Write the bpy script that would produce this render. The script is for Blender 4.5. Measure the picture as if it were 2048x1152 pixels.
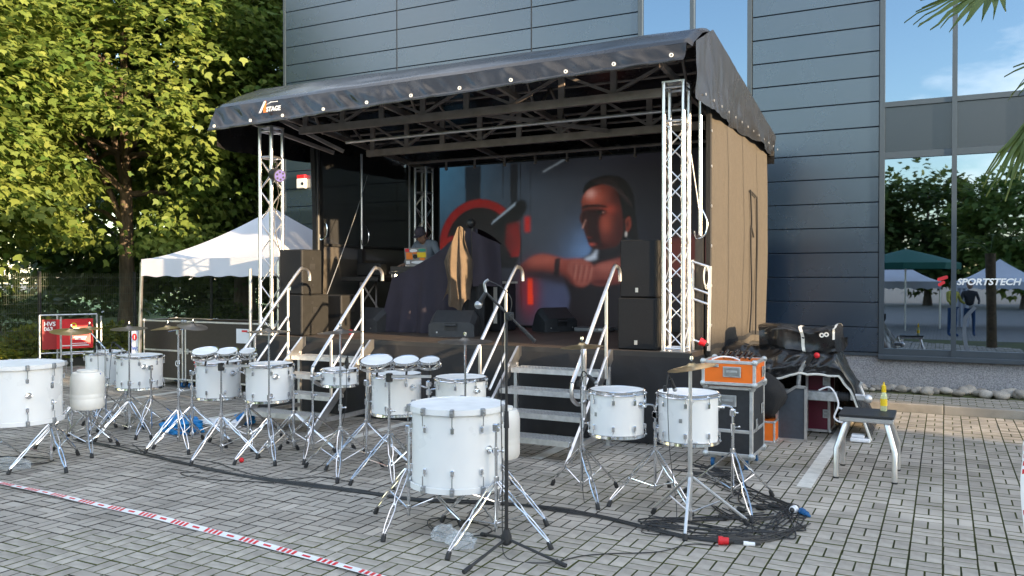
import bpy, bmesh, math, random
import numpy as np
from mathutils import Vector, Matrix, noise
random.seed(7); rng = np.random.default_rng(7)
R = math.radians; PI = math.pi
for o in list(bpy.data.objects): bpy.data.objects.remove(o)
SC = bpy.context.scene; COL = SC.collection

# ------------------------------------------------------------ camera, sky, sun, exposure
YAW = R(27.38)
cam = bpy.data.cameras.new('camera'); cam.sensor_width = 36; cam.lens = 36*1670/2048; cam.clip_start = .05; cam.clip_end = 900
co = bpy.data.objects.new('camera', cam); COL.objects.link(co)
co.location = (0, 0, 1.83); co.rotation_euler = (R(90-.652), 0, YAW); SC.camera = co
SUN_AZ, SUN_EL = R(12), R(8)            # sun stands to the right (+X), a little towards the viewer (-Y), low
W = bpy.data.worlds.new('World'); SC.world = W; W.use_nodes = True
nt = W.node_tree; N = nt.nodes; bg = N['Background']
sky = N.new('ShaderNodeTexSky'); sky.sky_type = 'NISHITA'; sky.sun_disc = False
sky.sun_elevation = SUN_EL; sky.sun_rotation = R(90+12); sky.altitude = 50; sky.dust_density = .8; sky.ozone_density = 1.6
tcw = N.new('ShaderNodeTexCoord'); mp = N.new('ShaderNodeMapping'); mp.inputs['Scale'].default_value = (1, 1, 3.2)
nz = N.new('ShaderNodeTexNoise'); nz.inputs['Scale'].default_value = 2.6; nz.inputs['Detail'].default_value = 7; nz.inputs['Roughness'].default_value = .58
cr = N.new('ShaderNodeValToRGB'); cr.color_ramp.elements[0].position = .50; cr.color_ramp.elements[1].position = .70
cr.color_ramp.elements[1].color = (.75, .75, .75, 1)
mx = N.new('ShaderNodeMix'); mx.data_type = 'RGBA'; mx.inputs['B'].default_value = (6.2, 5.6, 5.0, 1)
nt.links.new(tcw.outputs['Generated'], mp.inputs['Vector']); nt.links.new(mp.outputs['Vector'], nz.inputs['Vector'])
nt.links.new(nz.outputs['Fac'], cr.inputs['Fac']); nt.links.new(cr.outputs['Color'], mx.inputs['Factor'])
nt.links.new(sky.outputs['Color'], mx.inputs['A']); nt.links.new(mx.outputs['Result'], bg.inputs['Color'])
bg.inputs['Strength'].default_value = .15
sl = bpy.data.lights.new('sun', 'SUN'); sl.energy = 3.0; sl.angle = R(.5); sl.color = (1, .74, .45)
so = bpy.data.objects.new('sun', sl); COL.objects.link(so)
SUNV = Vector((math.cos(SUN_EL)*math.cos(SUN_AZ), -math.cos(SUN_EL)*math.sin(SUN_AZ), math.sin(SUN_EL)))
so.rotation_euler = SUNV.to_track_quat('Z', 'Y').to_euler(); so.location = (20, -8, 12)
SC.view_settings.view_transform = 'Standard'; SC.view_settings.look = 'None'; SC.view_settings.gamma = 1
SC.view_settings.exposure = 2.5
SC.render.engine = 'CYCLES'; SC.cycles.max_bounces = 8; SC.cycles.transparent_max_bounces = 24

# ------------------------------------------------------------ materials
def pm(name, c, rough=.5, metal=0., var=.12, scale=6., bump=0., bscale=30., spec=.5, coat=0., attr=None, objrand=0., rvar=.1, stretch=None, ior=1.5):
    m = bpy.data.materials.new(name); m.use_nodes = True; n = m.node_tree.nodes; l = m.node_tree.links
    b = n['Principled BSDF']; b.inputs['Metallic'].default_value = metal; b.inputs['Specular IOR Level'].default_value = spec
    b.inputs['Coat Weight'].default_value = coat; b.inputs['IOR'].default_value = ior
    tc = n.new('ShaderNodeTexCoord'); src = tc.outputs['Object']
    if stretch:
        mpn = n.new('ShaderNodeMapping'); mpn.inputs['Scale'].default_value = stretch; l.new(src, mpn.inputs['Vector']); src = mpn.outputs['Vector']
    nz = n.new('ShaderNodeTexNoise'); nz.inputs['Scale'].default_value = scale; nz.inputs['Detail'].default_value = 6; l.new(src, nz.inputs['Vector'])
    mr = n.new('ShaderNodeMapRange'); mr.inputs['From Min'].default_value = .3; mr.inputs['From Max'].default_value = .7
    mr.inputs['To Min'].default_value = 1-var; mr.inputs['To Max'].default_value = 1+var; l.new(nz.outputs['Fac'], mr.inputs['Value'])
    last = mr.outputs['Result']
    def mul(a, bo):
        k = n.new('ShaderNodeMath'); k.operation = 'MULTIPLY'; l.new(a, k.inputs[0]); l.new(bo, k.inputs[1]); return k.outputs[0]
    if attr:
        at = n.new('ShaderNodeAttribute'); at.attribute_name = attr; last = mul(last, at.outputs['Fac'])
    if objrand:
        oi = n.new('ShaderNodeObjectInfo'); r2 = n.new('ShaderNodeMapRange'); r2.inputs['To Min'].default_value = 1-objrand; r2.inputs['To Max'].default_value = 1+objrand
        l.new(oi.outputs['Random'], r2.inputs['Value']); last = mul(last, r2.outputs['Result'])
    vm = n.new('ShaderNodeVectorMath'); vm.operation = 'SCALE'; vm.inputs[0].default_value = c[:3]; l.new(last, vm.inputs['Scale'])
    l.new(vm.outputs[0], b.inputs['Base Color'])
    rr = n.new('ShaderNodeMapRange'); rr.inputs['To Min'].default_value = max(.02, rough*(1-rvar)); rr.inputs['To Max'].default_value = min(1, rough*(1+rvar))
    l.new(nz.outputs['Fac'], rr.inputs['Value']); l.new(rr.outputs['Result'], b.inputs['Roughness'])
    if bump:
        nb = n.new('ShaderNodeTexNoise'); nb.inputs['Scale'].default_value = bscale; nb.inputs['Detail'].default_value = 4; l.new(src, nb.inputs['Vector'])
        bp = n.new('ShaderNodeBump'); bp.inputs['Strength'].default_value = bump; bp.inputs['Distance'].default_value = .02
        l.new(nb.outputs['Fac'], bp.inputs['Height']); l.new(bp.outputs['Normal'], b.inputs['Normal'])
    return m
def emis(name, c, s, base=(.02, .02, .02)):
    m = bpy.data.materials.new(name); m.use_nodes = True; b = m.node_tree.nodes['Principled BSDF']
    b.inputs['Base Color'].default_value = (*base, 1); b.inputs['Emission Color'].default_value = (*c, 1); b.inputs['Emission Strength'].default_value = s
    return m
M = {}
M['paver'] = pm('paver', (.36, .322, .276), .85, var=.22, scale=2.2, bump=.25, bscale=160, attr='tint', spec=.35)
M['paver1'] = pm('paver_single', (.36, .322, .276), .85, var=.22, scale=9, bump=.25, bscale=160, objrand=.13, spec=.35)
M['kerb'] = pm('kerb', (.27, .25, .22), .9, var=.25, scale=3, bump=.4, bscale=90)
M['line'] = pm('line', (.62, .60, .55), .8, var=.15, scale=7, bump=.2, bscale=120)
M['plinth'] = pm('plinth', (.33, .33, .35), .95, var=.45, scale=55, bump=.8, bscale=70)
M['clad'] = pm('cladding', (.014, .030, .056), .27, var=.1, scale=1.2, bump=.006, bscale=1.3, spec=1., ior=1.62, rvar=.15, objrand=.06)
M['cladback'] = pm('joint', (.012, .015, .02), .6)
M['frame'] = pm('window_frame', (.040, .055, .072), .35, var=.06, spec=.6)
M['spandrel'] = pm('spandrel', (.012, .017, .026), .25, var=.05, spec=.8)
M['alu'] = pm('aluminium', (.74, .74, .75), .34, 1., var=.1, scale=9)
M['alumatt'] = pm('aluminium_matt', (.62, .62, .62), .48, .9, var=.15, scale=14, bump=.1, bscale=120)
M['chrome'] = pm('chrome', (.80, .81, .83), .13, 1., var=.06, scale=18)
M['steel'] = pm('steel_grey', (.36, .37, .38), .4, .9, var=.2, scale=16)
M['galv'] = pm('galvanised', (.50, .52, .53), .45, .8, var=.25, scale=20)
M['roofsteel'] = pm('roof_steel', (.25, .215, .195), .5, .2, var=.2, scale=7)
M['white'] = pm('drum_white', (.80, .80, .79), .28, var=.03, scale=3, spec=.5, coat=.25)
M['head'] = pm('drumhead', (.76, .76, .75), .5, var=.09, scale=7)
M['plastic'] = pm('white_plastic', (.78, .76, .71), .45, var=.05)
M['black'] = pm('black_plastic', (.018, .018, .019), .5, var=.2)
M['rubber'] = pm('rubber', (.022, .022, .023), .75, var=.2)
M['cable'] = pm('cable', (.016, .016, .017), .5, var=.25, scale=25)
M['grille'] = pm('grille', (.0075, .0085, .011), .6, var=.3, scale=70, spec=.25)
M['cabinet'] = pm('cabinet', (.013, .0128, .0125), .6, var=.2, scale=12, spec=.35)
M['wedge'] = pm('wedge_plastic', (.035, .037, .041), .55, var=.15, scale=14, bump=.1, bscale=120)
M['tarp'] = pm('tarp', (.014, .0138, .0145), .27, var=.2, scale=2.5, bump=.06, bscale=9, spec=.5)
M['tarpedge'] = pm('tarp_edge', (.72, .70, .64), .5, var=.1)
M['blackcloth'] = pm('black_cloth', (.012, .012, .013), .9, var=.3, scale=3, bump=.3, bscale=60)
M['skirt'] = pm('skirt', (.014, .014, .016), .75, var=.3, scale=4, bump=.2, bscale=12)
M['meshcloth'] = pm('mesh_cloth', (.050, .043, .035), .9, var=.22, scale=26, bump=.35, bscale=300)
M['deck'] = pm('deck', (.075, .055, .042), .55, var=.35, scale=4, bump=.15, bscale=40, stretch=(.4, 3, 1))
M['drape'] = pm('drape', (.030, .024, .036), .85, var=.2, scale=4, bump=.3, bscale=90)
M['brown'] = pm('brown_cloth', (.105, .075, .050), .9, var=.25, scale=5, bump=.4, bscale=120)
M['tent'] = pm('tent', (.62, .62, .66), .7, var=.05, scale=2, bump=.1, bscale=9)
M['orange'] = pm('orange_laminate', (.86, .17, .012), .4, var=.06)
M['caseblk'] = pm('black_laminate', (.020, .022, .026), .5, var=.2, scale=30, bump=.15, bscale=200)
M['casebrn'] = pm('dark_laminate', (.030, .022, .018), .5, var=.2, scale=20, bump=.1, bscale=200)
M['casegry'] = pm('grey_laminate', (.050, .062, .078), .5, var=.12, scale=30)
M['maroon'] = pm('maroon_laminate', (.13, .010, .028), .45, var=.1)
M['blue'] = pm('blue_rubber', (.010, .10, .26), .5, var=.15)
M['bluebag'] = pm('blue_bag', (.008, .22, .55), .4, var=.25, scale=9, bump=.5, bscale=30)
M['bluestrap'] = pm('blue_strap', (.03, .08, .38), .6)
M['red'] = pm('red', (.62, .012, .02), .45, var=.1)
M['darkred'] = pm('dark_red', (.30, .008, .012), .5, var=.1)
M['yellow'] = pm('yellow', (.85, .58, .02), .45, var=.1)
M['paper'] = pm('paper', (.80, .80, .82), .6, var=.05)
M['bluep'] = pm('blue_print', (.05, .12, .50), .6)
M['orangep'] = pm('orange_print', (.85, .22, .03), .6)
M['greenp'] = pm('green_print', (.03, .30, .22), .6)
M['blackp'] = pm('black_print', (.015, .015, .015), .6)
M['whitep'] = pm('white_print', (.85, .85, .85), .55, var=.03)
M['redp'] = pm('red_print', (.75, .03, .04), .5)
M['bronze'] = pm('bronze', (.50, .36, .19), .32, .9, var=.2, scale=10, bump=.08, bscale=60)
M['bronzedk'] = pm('dark_bronze', (.20, .17, .14), .4, .85, var=.25, scale=10, bump=.08, bscale=60)
M['bark'] = pm('bark', (.105, .078, .055), .95, var=.45, scale=9, bump=1., bscale=22, stretch=(1, 1, .3))
M['grass'] = pm('lawn', (.15, .22, .065), .95, var=.4, scale=1.5, bump=.6, bscale=60)
M['post'] = pm('fence_post', (.022, .024, .026), .5, var=.1)
M['wire'] = pm('fence_wire', (.10, .115, .085), .5, .2, var=.1)
M['stone'] = pm('stone', (.34, .31, .27), .85, var=.3, scale=8, bump=.3, bscale=40, objrand=.35)
M['skin'] = pm('skin', (.38, .22, .15), .55, var=.08)
M['denim'] = pm('grey_blue_shirt', (.16, .19, .23), .85, var=.15)
M['cap'] = pm('cap', (.055, .045, .06), .8, var=.15)
M['trousers'] = pm('dark_trousers', (.03, .03, .035), .85)
M['laptop'] = pm('laptop', (.25, .25, .26), .4, .6)
M['wallgrey'] = pm('render_wall', (.42, .40, .37), .9, var=.1)
M['interior'] = pm('interior', (.05, .048, .045), .8, var=.2)
M['greenfab'] = pm('green_fabric', (.010, .10, .075), .8, var=.1)
M['tapew'] = pm('tape_white', (.80, .80, .80), .45, var=.05)
M['taper'] = pm('tape_red', (.68, .02, .03), .45, var=.05)
M['lime'] = pm('lime', (.62, .72, .20), .15, var=.1)
def trans_mat(name, c, mixf, rough=.1, gloss=None, bump=0, bscale=20):
    m = bpy.data.materials.new(name); m.use_nodes = True; n = m.node_tree.nodes; l = m.node_tree.links
    out = n['Material Output']; b = n['Principled BSDF']; b.inputs['Base Color'].default_value = (*c, 1); b.inputs['Roughness'].default_value = rough
    if gloss: b.inputs['Metallic'].default_value = gloss
    t = n.new('ShaderNodeBsdfTransparent'); mxs = n.new('ShaderNodeMixShader'); mxs.inputs['Fac'].default_value = mixf
    l.new(t.outputs[0], mxs.inputs[1]); l.new(b.outputs[0], mxs.inputs[2]); l.new(mxs.outputs[0], out.inputs['Surface'])
    if bump:
        nb = n.new('ShaderNodeTexNoise'); nb.inputs['Scale'].default_value = bscale; bp = n.new('ShaderNodeBump'); bp.inputs['Strength'].default_value = bump
        l.new(nb.outputs['Fac'], bp.inputs['Height']); l.new(bp.outputs[0], b.inputs['Normal'])
    return m, t
M['glass'], _t = trans_mat('window_glass', (.32, .38, .46), .80, .012, gloss=1., bump=.035, bscale=.8); _t.inputs[0].default_value = (.35, .38, .38, 1)
M['clearbag'], _t = trans_mat('clear_film', (.70, .74, .77), .22, .08)
M['bottle'], _t = trans_mat('bottle_glass', (.70, .78, .45), .55, .05)
M['gauze'], _t = trans_mat('black_mesh', (.012, .012, .013), .93, .9)
M['gauze_sunlit'], _t = trans_mat('black_mesh_sunlit', (.05, .042, .033), .93, .9)  # left curtain below the strap: sunlight put into a browner mesh colour
def leaf_mat(name, c1, c2, trans=.45):
    m = bpy.data.materials.new(name); m.use_nodes = True; n = m.node_tree.nodes; l = m.node_tree.links
    b = n['Principled BSDF']; b.inputs['Roughness'].default_value = .55; b.inputs['Specular IOR Level'].default_value = .3
    at = n.new('ShaderNodeAttribute'); at.attribute_name = 'tint'
    mix = n.new('ShaderNodeMix'); mix.data_type = 'RGBA'; mix.inputs['A'].default_value = (*c1, 1); mix.inputs['B'].default_value = (*c2, 1)
    l.new(at.outputs['Fac'], mix.inputs['Factor']); l.new(mix.outputs['Result'], b.inputs['Base Color'])
    tl = n.new('ShaderNodeBsdfTranslucent'); l.new(mix.outputs['Result'], tl.inputs['Color'])
    ms = n.new('ShaderNodeMixShader'); ms.inputs['Fac'].default_value = trans
    l.new(b.outputs[0], ms.inputs[1]); l.new(tl.outputs[0], ms.inputs[2]); l.new(ms.outputs[0], n['Material Output'].inputs['Surface'])
    return m
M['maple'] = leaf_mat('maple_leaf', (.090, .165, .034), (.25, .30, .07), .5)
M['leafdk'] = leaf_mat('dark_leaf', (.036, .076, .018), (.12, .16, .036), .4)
M['shrub'] = leaf_mat('shrub_leaf', (.12, .18, .03), (.32, .31, .05), .45)
M['palm'] = leaf_mat('palm_leaf', (.060, .105, .022), (.15, .18, .05), .3)
M['grassblade'] = leaf_mat('grass_blade', (.10, .17, .035), (.18, .25, .06), .4)
M['trunkpalm'] = pm('palm_fibre', (.10, .07, .04), .95, var=.4, scale=12, bump=1, bscale=25)

# ------------------------------------------------------------ mesh helpers
def rz(a): return Matrix.Rotation(a, 3, 'Z')
class MB:
    def __init__(s): s.v = []; s.f = []
    def add(s, vs, fs):
        o = len(s.v); s.v.extend([tuple(x) for x in vs]); s.f.extend([tuple(i+o for i in q) for q in fs]); return s
    def box(s, x0, y0, z0, x1, y1, z1, rot=None, piv=None):
        vs = [Vector((x, y, z)) for x in (x0, x1) for y in (y0, y1) for z in (z0, z1)]
        if rot is not None:
            p = Vector(piv if piv is not None else ((x0+x1)/2, (y0+y1)/2, (z0+z1)/2)); vs = [p+rot @ (q-p) for q in vs]
        return s.add(vs, [(0, 1, 3, 2), (4, 6, 7, 5), (0, 4, 5, 1), (2, 3, 7, 6), (0, 2, 6, 4), (1, 5, 7, 3)])
    def cbox(s, x0, y0, z0, x1, y1, z1, c=.01, rot=None, piv=None):
        lo, hi = (x0, y0, z0), (x1, y1, z1); vs = []; ix = {}
        for a in (0, 1):
            for b in (0, 1):
                for d in (0, 1):
                    cor = [(lo, hi)[a][0], (lo, hi)[b][1], (lo, hi)[d][2]]; sg = [1 if t == 0 else -1 for t in (a, b, d)]
                    for k in range(3):
                        q = [cor[i]+(0 if i == k else sg[i]*c) for i in range(3)]; ix[(a, b, d, k)] = len(vs); vs.append(Vector(q))
        fs = []
        for k in range(3):
            i, j = [t for t in range(3) if t != k]
            for e in (0, 1):
                def key(p, q): t = [0, 0, 0]; t[k] = e; t[i] = p; t[j] = q; return ix[(*t, k)]
                fs.append((key(0, 0), key(1, 0), key(1, 1), key(0, 1)))
            for p in (0, 1):
                for q in (0, 1):   # edge faces along k between faces i and j
                    t0 = [0, 0, 0]; t1 = [0, 0, 0]; t1[k] = 1
                    for t in (t0, t1): t[i] = p; t[j] = q
                    fs.append((ix[(*t0, i)], ix[(*t1, i)], ix[(*t1, j)], ix[(*t0, j)]))
        for a in (0, 1):
            for b in (0, 1):
                for d in (0, 1): fs.append((ix[(a, b, d, 0)], ix[(a, b, d, 1)], ix[(a, b, d, 2)]))
        if rot is not None:
            p = Vector(piv if piv is not None else ((x0+x1)/2, (y0+y1)/2, (z0+z1)/2)); vs = [p+rot @ (q-p) for q in vs]
        return s.add(vs, fs)
    def cyl(s, p0, p1, r0, r1=None, n=8, caps=True):
        r1 = r0 if r1 is None else r1; p0 = Vector(p0); p1 = Vector(p1); d = (p1-p0).normalized()
        u = d.orthogonal().normalized(); w = d.cross(u); vs = []
        for p, r in ((p0, r0), (p1, r1)):
            for k in range(n): a = 2*PI*k/n; vs.append(p+(u*math.cos(a)+w*math.sin(a))*r)
        fs = [(k, (k+1) % n, n+(k+1) % n, n+k) for k in range(n)]
        if caps: fs += [tuple(range(n-1, -1, -1)), tuple(range(n, 2*n))]
        return s.add(vs, fs)
    def tube(s, pts, r, n=6, closed=False, radii=None):
        pts = [Vector(p) for p in pts]; m = len(pts); vs = []; u = None
        for i, p in enumerate(pts):
            a = pts[(i-1) % m] if (i > 0 or closed) else p; b = pts[(i+1) % m] if (i < m-1 or closed) else p
            d = (b-a); d = d.normalized() if d.length > 1e-9 else Vector((0, 0, 1))
            u = d.orthogonal().normalized() if u is None else (u-d*u.dot(d)); u = u.normalized() if u.length > 1e-6 else d.orthogonal().normalized()
            w = d.cross(u); rr = radii[i] if radii else r
            for k in range(n): t = 2*PI*k/n; vs.append(p+(u*math.cos(t)+w*math.sin(t))*rr)
        fs = []
        for i in range(m if closed else m-1):
            j = (i+1) % m
            for k in range(n): fs.append((i*n+k, i*n+(k+1) % n, j*n+(k+1) % n, j*n+k))
        if not closed: fs += [tuple(range(n-1, -1, -1)), tuple(range((m-1)*n, m*n))]
        return s.add(vs, fs)
    def lathe(s, prof, c=(0, 0, 0), n=24, rot=None, closed=False, caps=True):
        c = Vector(c); vs = []
        for r, z in prof:
            for k in range(n):
                a = 2*PI*k/n; q = Vector((r*math.cos(a), r*math.sin(a), z)); vs.append(c+(rot @ q if rot is not None else q))
        fs = []; m = len(prof)
        for i in range(m if closed else m-1):
            j = (i+1) % m
            for k in range(n): fs.append((i*n+k, i*n+(k+1) % n, j*n+(k+1) % n, j*n+k))
        if not closed and caps:
            if prof[0][0] > 1e-6: fs.append(tuple(range(n-1, -1, -1)))
            if prof[-1][0] > 1e-6: fs.append(tuple(range((m-1)*n, m*n)))
        return s.add(vs, fs)
    def disc(s, c, r, n=40, rot=None):
        c = Vector(c); q = [Vector((r*math.cos(2*PI*k/n), r*math.sin(2*PI*k/n), 0)) for k in range(n)]
        return s.add([c+(rot @ v if rot is not None else v) for v in q], [tuple(range(n))])
    def ball(s, c, r, n=10, m=6, sc=(1, 1, 1)):
        c = Vector(c); vs = [c+Vector((0, 0, r*sc[2]))]; fs = []
        for i in range(1, m):
            t = PI*i/m
            for k in range(n): a = 2*PI*k/n; vs.append(c+Vector((r*sc[0]*math.sin(t)*math.cos(a), r*sc[1]*math.sin(t)*math.sin(a), r*sc[2]*math.cos(t))))
        vs.append(c-Vector((0, 0, r*sc[2]))); L = len(vs)-1
        for k in range(n): fs.append((0, 1+k, 1+(k+1) % n)); fs.append((L, L-n+(k+1) % n, L-n+k))
        for i in range(m-2):
            for k in range(n): fs.append((1+i*n+k, 1+(i+1)*n+k, 1+(i+1)*n+(k+1) % n, 1+i*n+(k+1) % n))
        return s.add(vs, fs)
    def prism(s, poly, o, ux, uy, t):
        """polygon (list of 2-D points) in the plane o + a*ux + b*uy, extruded by vector t"""
        o = Vector(o); ux = Vector(ux); uy = Vector(uy); t = Vector(t); n = len(poly)
        vs = [o+ux*a+uy*b for a, b in poly]; vs += [v+t for v in vs]
        return s.add(vs, [tuple(range(n-1, -1, -1)), tuple(range(n, 2*n))]+[(k, (k+1) % n, n+(k+1) % n, n+k) for k in range(n)])
    def grid(s, fn, nu, nv):
        vs = [fn(i/nu, j/nv) for j in range(nv+1) for i in range(nu+1)]
        return s.add(vs, [(j*(nu+1)+i, j*(nu+1)+i+1, (j+1)*(nu+1)+i+1, (j+1)*(nu+1)+i) for j in range(nv) for i in range(nu)])
    def build(s, name, mat, parent=None, smooth=35, off=None):
        off = off if off is not None else ORIG.get(parent.name if parent else None, Vector((0, 0, 0)))
        me = bpy.data.meshes.new(name)
        me.from_pydata([(a-off.x, b-off.y, c-off.z) for a, b, c in s.v], [], s.f)
        me.materials.append(M[mat] if isinstance(mat, str) else mat)
        if smooth:
            me.shade_smooth(); me.set_sharp_from_angle(angle=R(smooth))
        return link(name, me, parent, off)
ORIG = {}
def link(name, me, parent=None, off=None):
    o = bpy.data.objects.new(name, me); COL.objects.link(o)
    if parent: o.parent = parent; ORIG[o.name] = ORIG.get(parent.name, Vector((0, 0, 0)))
    return o
def tag(o, label=None, cat=None, group=None, kind=None):
    for k, v in (('label', label), ('category', cat), ('group', group), ('kind', kind)):
        if v: o[k] = v
    return o
def thing(name, label, cat, loc, group=None, rot=0, local=False):
    """an Empty at the thing's base; parts are given in world space unless local"""
    o = bpy.data.objects.new(name, None); COL.objects.link(o); o.location = loc; o.rotation_euler = (0, 0, rot); o.empty_display_size = .1
    ORIG[o.name] = Vector((0, 0, 0)) if local else Vector(loc)
    return tag(o, label, cat, group)
def single(mb, name, mat, label, cat, group=None, smooth=35, kind=None):
    """a thing that is one mesh: origin at the middle of its base"""
    a = np.array(mb.v); off = Vector(((a[:, 0].min()+a[:, 0].max())/2, (a[:, 1].min()+a[:, 1].max())/2, a[:, 2].min()))
    o = mb.build(name, mat, None, smooth, off); o.location = off; return tag(o, label, cat, group, kind)
def copy_tree(o, parent=None):
    c = o.copy(); COL.objects.link(c)
    if parent: c.parent = parent
    for ch in list(o.children): copy_tree(ch, c)
    return c
def text_part(name, txt, mat, parent, loc, size, rot=(PI/2, 0, 0), shear=0, bold=0, align='LEFT', sx=1.):
    cu = bpy.data.curves.new(name, 'FONT'); cu.body = txt; cu.size = size; cu.shear = shear; cu.offset = bold; cu.align_x = align; cu.extrude = .0008; cu.resolution_u = 3
    t = bpy.data.objects.new(name, cu); me = bpy.data.meshes.new_from_object(t); bpy.data.objects.remove(t)
    me.transform(Matrix.Diagonal((sx, 1, 1, 1))); me.materials.clear(); me.materials.append(M[mat])
    o = link(name, me, parent); o.location = Vector(loc)-ORIG.get(parent.name, Vector((0, 0, 0))); o.rotation_euler = rot
    return o
def spline(pts, k=6):
    pts = [Vector(p) for p in pts]; out = []
    for i in range(len(pts)-1):
        a = pts[max(0, i-1)]; b = pts[i]; c = pts[i+1]; d = pts[min(len(pts)-1, i+2)]
        for j in range(k):
            t = j/k; out.append(.5*((2*b)+(c-a)*t+(2*a-5*b+4*c-d)*t*t+(3*b-a-3*c+d)*t**3))
    return out+[pts[-1]]
def wave(p, s=1., seed=0): return noise.noise(Vector(p)*s+Vector((seed*7.3, seed*3.1, seed*1.7)))
# ------------------------------------------------------------ ground
S_, C_ = math.sin(YAW), math.cos(YAW)
def dep(x, y): return -S_*x+C_*y
def lat(x, y): return C_*x+S_*y
def joint_mat():
    m = bpy.data.materials.new('joint_sand'); m.use_nodes = True; n = m.node_tree.nodes; l = m.node_tree.links; b = n['Principled BSDF']; b.inputs['Roughness'].default_value = .95
    tc = n.new('ShaderNodeTexCoord'); nz = n.new('ShaderNodeTexNoise'); nz.inputs['Scale'].default_value = .9; nz.inputs['Detail'].default_value = 8
    sx = n.new('ShaderNodeSeparateXYZ'); l.new(tc.outputs['Object'], sx.inputs[0]); l.new(tc.outputs['Object'], nz.inputs['Vector'])
    mr = n.new('ShaderNodeMapRange'); mr.inputs['From Min'].default_value = -5; mr.inputs['From Max'].default_value = -.5; mr.inputs['To Min'].default_value = -.12; mr.inputs['To Max'].default_value = .16
    l.new(sx.outputs['X'], mr.inputs['Value']); ad = n.new('ShaderNodeMath'); ad.operation = 'ADD'; l.new(nz.outputs['Fac'], ad.inputs[0]); l.new(mr.outputs['Result'], ad.inputs[1])
    rp = n.new('ShaderNodeValToRGB'); rp.color_ramp.elements[0].position = .46; rp.color_ramp.elements[0].color = (.045, .040, .034, 1)
    rp.color_ramp.elements[1].position = .66; rp.color_ramp.elements[1].color = (.075, .085, .022, 1); l.new(ad.outputs[0], rp.inputs['Fac']); l.new(rp.outputs['Color'], b.inputs['Base Color'])
    return m
M['joint'] = joint_mat()
def far_mat():
    m = bpy.data.materials.new('far_paving'); m.use_nodes = True; n = m.node_tree.nodes; l = m.node_tree.links; b = n['Principled BSDF']; b.inputs['Roughness'].default_value = .9
    tc = n.new('ShaderNodeTexCoord'); br = n.new('ShaderNodeTexBrick'); br.inputs['Scale'].default_value = 1; br.inputs['Brick Width'].default_value = .2; br.inputs['Row Height'].default_value = .1
    br.inputs['Mortar Size'].default_value = .006; br.inputs['Color1'].default_value = (.22, .21, .2, 1); br.inputs['Color2'].default_value = (.26, .25, .235, 1); br.inputs['Mortar'].default_value = (.05, .045, .035, 1)
    l.new(tc.outputs['Object'], br.inputs['Vector']); l.new(br.outputs['Color'], b.inputs['Base Color']); return m
M['farpave'] = far_mat()
ground = MB().add([(-300, -300, -.026), (300, -300, -.026), (300, 300, -.026), (-300, 300, -.026)], [(0, 1, 2, 3)]).build('ground', 'farpave', None, 0)
tag(ground, kind='structure')
bed = MB().add([(-18.2, .6, -.016), (9, .6, -.016), (9, 12.74, -.016), (-18.2, 12.74, -.016)], [(0, 1, 2, 3)]).build('paving', 'joint', None, 0)
tag(bed, kind='structure')
# basket-weave pavers 20 x 10 cm
def paver_mesh(name, lx, ly, mat, h=.03, c=.0022):
    x, y = lx/2, ly/2
    vs = [(-x, -y, -h), (x, -y, -h), (x, y, -h), (-x, y, -h), (-x, -y, -c), (x, -y, -c), (x, y, -c), (-x, y, -c), (-x+c, -y+c, 0), (x-c, -y+c, 0), (x-c, y-c, 0), (-x+c, y-c, 0)]
    fs = [(8, 9, 10, 11)]+[(a, (a+1) % 4, (a+1) % 4+4, a+4) for a in range(4)]+[(4+a, 4+(a+1) % 4, 8+(a+1) % 4, 8+a) for a in range(4)]
    me = bpy.data.meshes.new(name); me.from_pydata(vs, [], fs); me.materials.append(M[mat]); me.materials.append(M['joint'])
    for f_ in me.polygons: f_.material_index = 0 if f_.index == 0 else 1
    return me
G = .008
spots = []
for i in range(-88, 40):
    for j in range(8, 64):
        x, y = i*.2+.1, j*.2+.1
        if y > 12.6 or (-8.4 < x < -2.7 and y > 9.4): continue
        d = dep(x, y)
        if d < 2.2 or d > 17.5 or abs(lat(x, y)) > d*.66+1.6: continue
        if (i+j) % 2: spots += [(x-.05, y, 1, d), (x+.05, y, 1, d)]
        else: spots += [(x, y-.05, 0, d), (x, y+.05, 0, d)]
def inview(x, y):
    d = dep(x, y); return d > 1 and abs(lat(x, y))/d < .615 and 1.83*1670/d+557 < 1152
vis = sorted([k for k, q in enumerate(spots) if inview(q[0], q[1])], key=lambda k: spots[k][3])
near = set(vis[:300])
pmesh = [paver_mesh('paver', .2-G, .1-G, 'paver1'), paver_mesh('paver', .1-G, .2-G, 'paver1')]
def jit(): return random.gauss(0, .0011), random.gauss(0, .0035), random.gauss(0, .0035), random.gauss(0, .007)
for k in sorted(near):
    x, y, o_, d = spots[k]; z, ax, ay, az = jit(); o = bpy.data.objects.new('paver', pmesh[o_]); COL.objects.link(o); o.parent = bed
    o.location = (x+random.gauss(0, .001), y+random.gauss(0, .001), z); o.rotation_euler = (ax, ay, az)
base = [np.array([v.co[:] for v in m_.vertices]) for m_ in pmesh]; pf = np.array([list(p.vertices) for p in pmesh[0].polygons])
vv, ff, tt = [], [], []
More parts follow.
